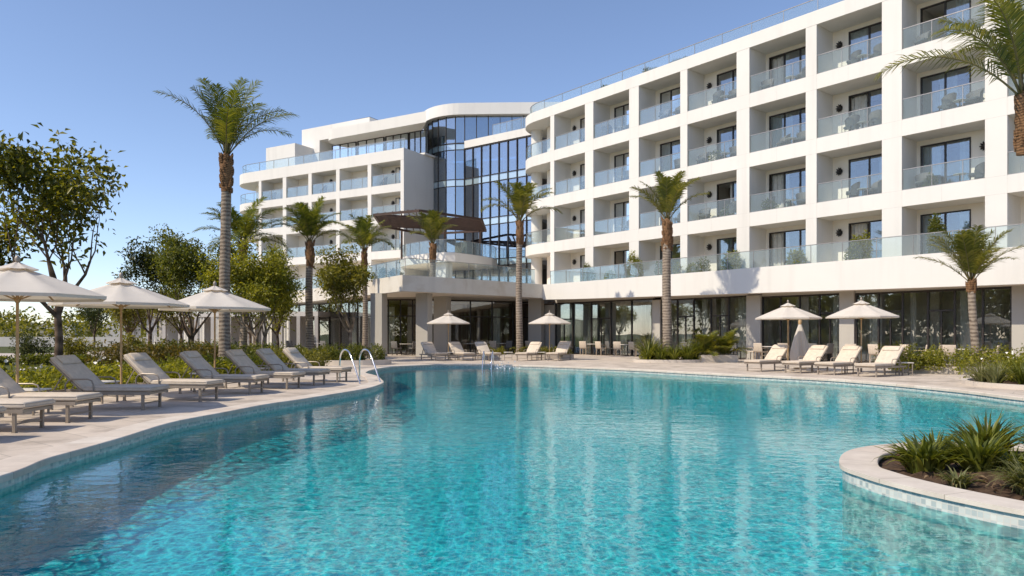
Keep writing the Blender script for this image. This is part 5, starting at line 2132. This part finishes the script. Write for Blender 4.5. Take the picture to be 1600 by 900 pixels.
for k, (x, y, lab) in enumerate([(9.6, 36.4, 'large yellow-green fountain plant, left one in the square planter'), (10.55, 36.5, 'large yellow-green fountain plant, right one in the square planter')]):
    r2 = np.random.default_rng(140 + k)
    root = empty('fountain_plant', (x, y, .28), 0, lab, 'plant', 'fountain plants in the square planter')
    for j in range(22):
        frond_mesh(root, (0, 0, 0), r2.uniform(1.15, 1.6), R(r2.uniform(35, 85)), r2.uniform(.8, 1.5), j * 2.4, r2, .40, 'frond_young', .01, 24, .3, .05)
ring_planter('hedge_planter', 'low stone-rimmed planter with hedge beside the ladder and podium column', -7.4, 33.6, 1.9, 1.3, .22)
hedge('hedge', 'rounded green hedge in the low planter beyond the pool ladder', -7.4, 33.6, 2.8, 1.5, .85, R(0), 'leaf_mid', 4600, .10, 31, z=.12)
ring_planter('hedge_planter', 'low stone planter around the slim palm behind the far loungers', .9, 41.6, 2.6, .95, .24)
hedge('hedge', 'low green hedge around the slim palm behind the far loungers', .9, 41.6, 4.4, 1.2, .62, R(0), 'leaf_olive', 4200, .10, 32, z=.12)

# terrace and roof greenery
terr = [(sp(912, -.6), 1.15, .9, 'tall leafy shrub on the terrace below the balconies, nearest the rounded corner'),
        (sp(985, -.6), 1.25, 1.1, 'leafy shrub on the terrace left of the tall bed palm'),
        (sp(953, -.6), .55, 1.2, 'low shrub on the terrace between two taller ones'),
        (sp(1030, -.6), .6, .8, 'low yellowish shrub on the terrace just left of the tall bed palm'),
        (sp(1064, -.6), .55, 1.2, 'low shrub on the terrace right of the tall bed palm'),
        (sp(1138, -.6), .7, 1.6, 'rounded yellowish shrub on the terrace casting shade on the parapet'),
        (sp(1100, -.6), .45, .6, 'tiny shrub on the terrace left of the rounded yellowish one'),
        (sp(1248, -.6), .7, 1.3, 'low palm-like shrub on the terrace above the left paired parasol'),
        (sp(1358, -.6), .95, 1.9, 'wide shrub on the terrace above the right paired parasol'),
        (sp(1475, -.6), 1.5, 1.2, 'tall yellow-green shrub on the terrace behind the young palm')]
for k, (s, h, w, lab) in enumerate(terr):
    p = W(s, T_PAR + .8)
    hedge('terrace_shrub', lab, p[0], p[1], w, .4, h + .72, math.atan2(D.y, D.x), 'leaf_gold' if k % 3 else 'leaf_mid', int(1200 * w * h + 500), .12, 200 + k, 'shrub', 'shrubs on the long terrace', z=4.56)
for k, px in enumerate((1010, 1060, 945)):
    p = W(sp(px, .8), .75)
    hedge('roof_shrub', ['green tuft behind the roof glass above the fourth bay', 'green tuft behind the roof glass above the fifth bay', 'green tuft behind the roof glass above the second bay'][k],
          p[0], p[1], 1.3, .4, .5, math.atan2(D.y, D.x), 'leaf_mid', 700, .12, 240 + k, 'shrub', 'shrubs on the roof edge', z=17.66)
for k, (x, y, h, lab) in enumerate([(-8.6, 47.6, 1.3, 'bushy plant on the podium terrace left of the terrace palm'), (-10.6, 51.0, 1.2, 'bushy plant on the podium terrace above the olive tree'), (-7.4, 46.2, 1.0, 'low plant on the podium corner behind the glass')]):
    hedge('terrace_shrub', lab, x, y, 1.2, .6, h, 0, 'leaf_mid', 1500, .13, 260 + k, 'shrub', 'shrubs on the podium terrace', z=4.5)
for k, (i, r, s) in enumerate(((5, 2, 1.0), (2, 2, 2.6), (5, 1, 1.6), (4, 2, 2.5))):
    a, b = bays[i]
    p = W(a + s, .55)
    hedge('balcony_plant', f'potted green plant behind the {ROW[r]} balcony glass in {BAY[i]}', p[0], p[1], .5, .4, .75, 0, 'leaf_mid', 600, .11, 280 + k, 'plant', 'plants on the balconies', z=BF[r])

for k, (s_, t_, deg, lab) in enumerate([(-2.2, 2.2, 40, 'dark dining chair inside the dining room behind the young palm'), (0.9, 2.4, 150, 'dark dining chair inside, behind the window right of the right parasol'),
                                       (4.2, 2.2, 60, 'dark dining chair inside, behind the right paired parasol'), (7.0, 2.0, 120, 'dark dining chair inside, behind the folded parasol'),
                                       (12.6, 2.0, 70, 'dark dining chair inside, behind the stone planter'), (16.6, 2.0, 100, 'dark dining chair inside, left of the bed palm')]):
    p = W(s_, t_)
    put('d', p[0], p[1], deg, lab)
    q = W(s_ + .75, t_ + .1)
    put('t', q[0], q[1], deg, lab.replace('dark dining chair', 'small dining table'))

for k, px, t_, deg, lab in [('l', 1330, -.55, 60, 'beige dining chair against the grey column between the paired parasols'), ('l', 1405, -1.1, 200, 'beige dining chair with its back to the pool behind the last lounger'),
                            ('l', 1462, -.9, 120, 'beige dining chair close to the low hedge under the young palm'), ('l', 1256, -.6, 20, 'beige dining chair just left of the folded parasol'),
                            ('d', 1122, -.3, 70, 'dark dining chair half hidden by the fountain plants'), ('l', 1175, -.5, 130, 'beige dining chair before the grey column right of the stone planter'),
                            ('d', 955, .1, 20, 'dark dining chair close to the glass between the beige ones'), ('l', 880, -.7, 90, 'beige dining chair directly behind the right far lounger')]:
    p = W(sp(px, t_), t_)
    put(k, p[0], p[1], deg, lab)

# ------------------------------------------------------------------ background at the left
pv = empty('garden_pavilion', (-20, 58, 0), 0, 'long pale open pavilion with white drapes behind the left trees', 'pavilion')
pv0, pv1 = Vector((-31, 60)), Vector((-14.5, 55.2))
m = MB()
dv = (pv1 - pv0)
nv = Vector((-dv.y, dv.x)).normalized()
m.seg(pv0, pv1, 2.75, 3.1, 3.4, 0, 1.6)
m.build('roof', M['far_wall'], pv)
m = MB()
m.seg(pv0 + nv * 3.1, pv1 + nv * 3.1, 0, 2.75, .2)
m.build('back_wall', M['far_wall'], pv)
for k in range(12):
    q = pv0 + dv * (k / 11 * .98 + .01)
    m = MB()
    m.box(q.x - .13, q.x + .13, q.y - .13, q.y + .13, 0, 2.75)
    m.build('post', M['far_wall'], pv)
    if k < 11 and k % 4 != 2:
        q2 = q + dv.normalized() * .75
        o = drape(q + dv.normalized() * .15, q2, .05, 2.72, parent=pv)
        o.matrix_parent_inverse = Matrix.Translation((20, -58, 0))

gw = MB()
gw.wall([(-90, 88), (-60, 84), (-34, 82)], 0, 1.1, .3)
tag(gw.build('garden_wall', M['far_wall']), 'long white rendered garden wall far left beyond the path', 'wall')
ridge = MB()
n = 90
xs = np.linspace(-900, 500, n)
V = []
for k, x in enumerate(xs):
    h = 7 + 6 * math.sin(x * .011 + 1) + 4 * math.sin(x * .031) + 2.5 * math.sin(x * .083)
    V += [(x, 520, -1), (x, 620 + 20 * math.sin(x * .02), max(3, h)), (x, 900, max(3, h) * .8), (x, 1000, -1)]
for k in range(n - 1):
    a = k * 4
    for j in range(3):
        ridge.add([V[a + j], V[a + j + 1], V[a + 4 + j + 1], V[a + 4 + j]], [(0, 3, 2, 1)])
tag(ridge.build('hills', M['hill'], smooth=True), kind='structure')
hr = random.Random(9)
for k in range(9):
    x, y = -300 + k * 24 + hr.uniform(-6, 6), 480 + hr.uniform(-20, 20)
    m = MB()
    h, w = hr.uniform(8, 17), hr.uniform(9, 18)
    m.box(x, x + w, y, y + 12, -1, h)
    m.box(x + w * .2, x + w * .6, y + 2, y + 9, h, h + hr.uniform(1, 3))
    o = tag(m.build('distant_building', M['far_wall']), f'tiny pale building on the far left skyline', 'building', 'buildings on the far left skyline')
tl = []
nr = np.random.default_rng(77)
for k in range(70):
    tl.append(((nr.uniform(-150, -40), nr.uniform(100, 150), nr.uniform(1.2, 3.0)), (nr.uniform(2.5, 5), nr.uniform(2, 4), nr.uniform(1.8, 3.6))))
V, Fq = cloud(tl, 16000, .7, nr)
tag(np_mesh('treeline', V, Fq, M['leaf_olive']), kind='stuff')

# the far bank of trees that the ground-floor glass mirrors
tl = [((nr.uniform(-75, 75), nr.uniform(-50, -34), nr.uniform(1.0, 8.5)), (nr.uniform(2.2, 4.5), nr.uniform(2, 4), nr.uniform(2.2, 4.2))) for k in range(150)]
V, Fq = cloud(tl, 26000, .85, nr)
tag(np_mesh('treeline', V, Fq, M['leaf_mid']), kind='stuff')

tl = [((nr.uniform(-52, -40), nr.uniform(-28, 40), nr.uniform(1.0, 7.5)), (nr.uniform(2, 4), nr.uniform(2, 4), nr.uniform(2.2, 4.0))) for k in range(110)]
V, Fq = cloud(tl, 20000, .8, nr)
tag(np_mesh('treeline', V, Fq, M['leaf_mid']), kind='stuff')

# water spout by the far edge
sp_n = 160
P = np.stack([-0.35 + nr.normal(0, .28, sp_n), 31.7 + nr.normal(0, .3, sp_n), WATER_Z + np.abs(nr.normal(0, .11, sp_n))], 1)
V, Fq = leaf_arrays(P, rand_dirs(sp_n, nr), rand_dirs(sp_n, nr), nr.uniform(.03, .1, sp_n), nr.uniform(.03, .08, sp_n))
tag(np_mesh('foam', V, Fq, m_plain('foam_white', (.8, .82, .82), .4)), kind='stuff')

bpy.context.view_layer.update()
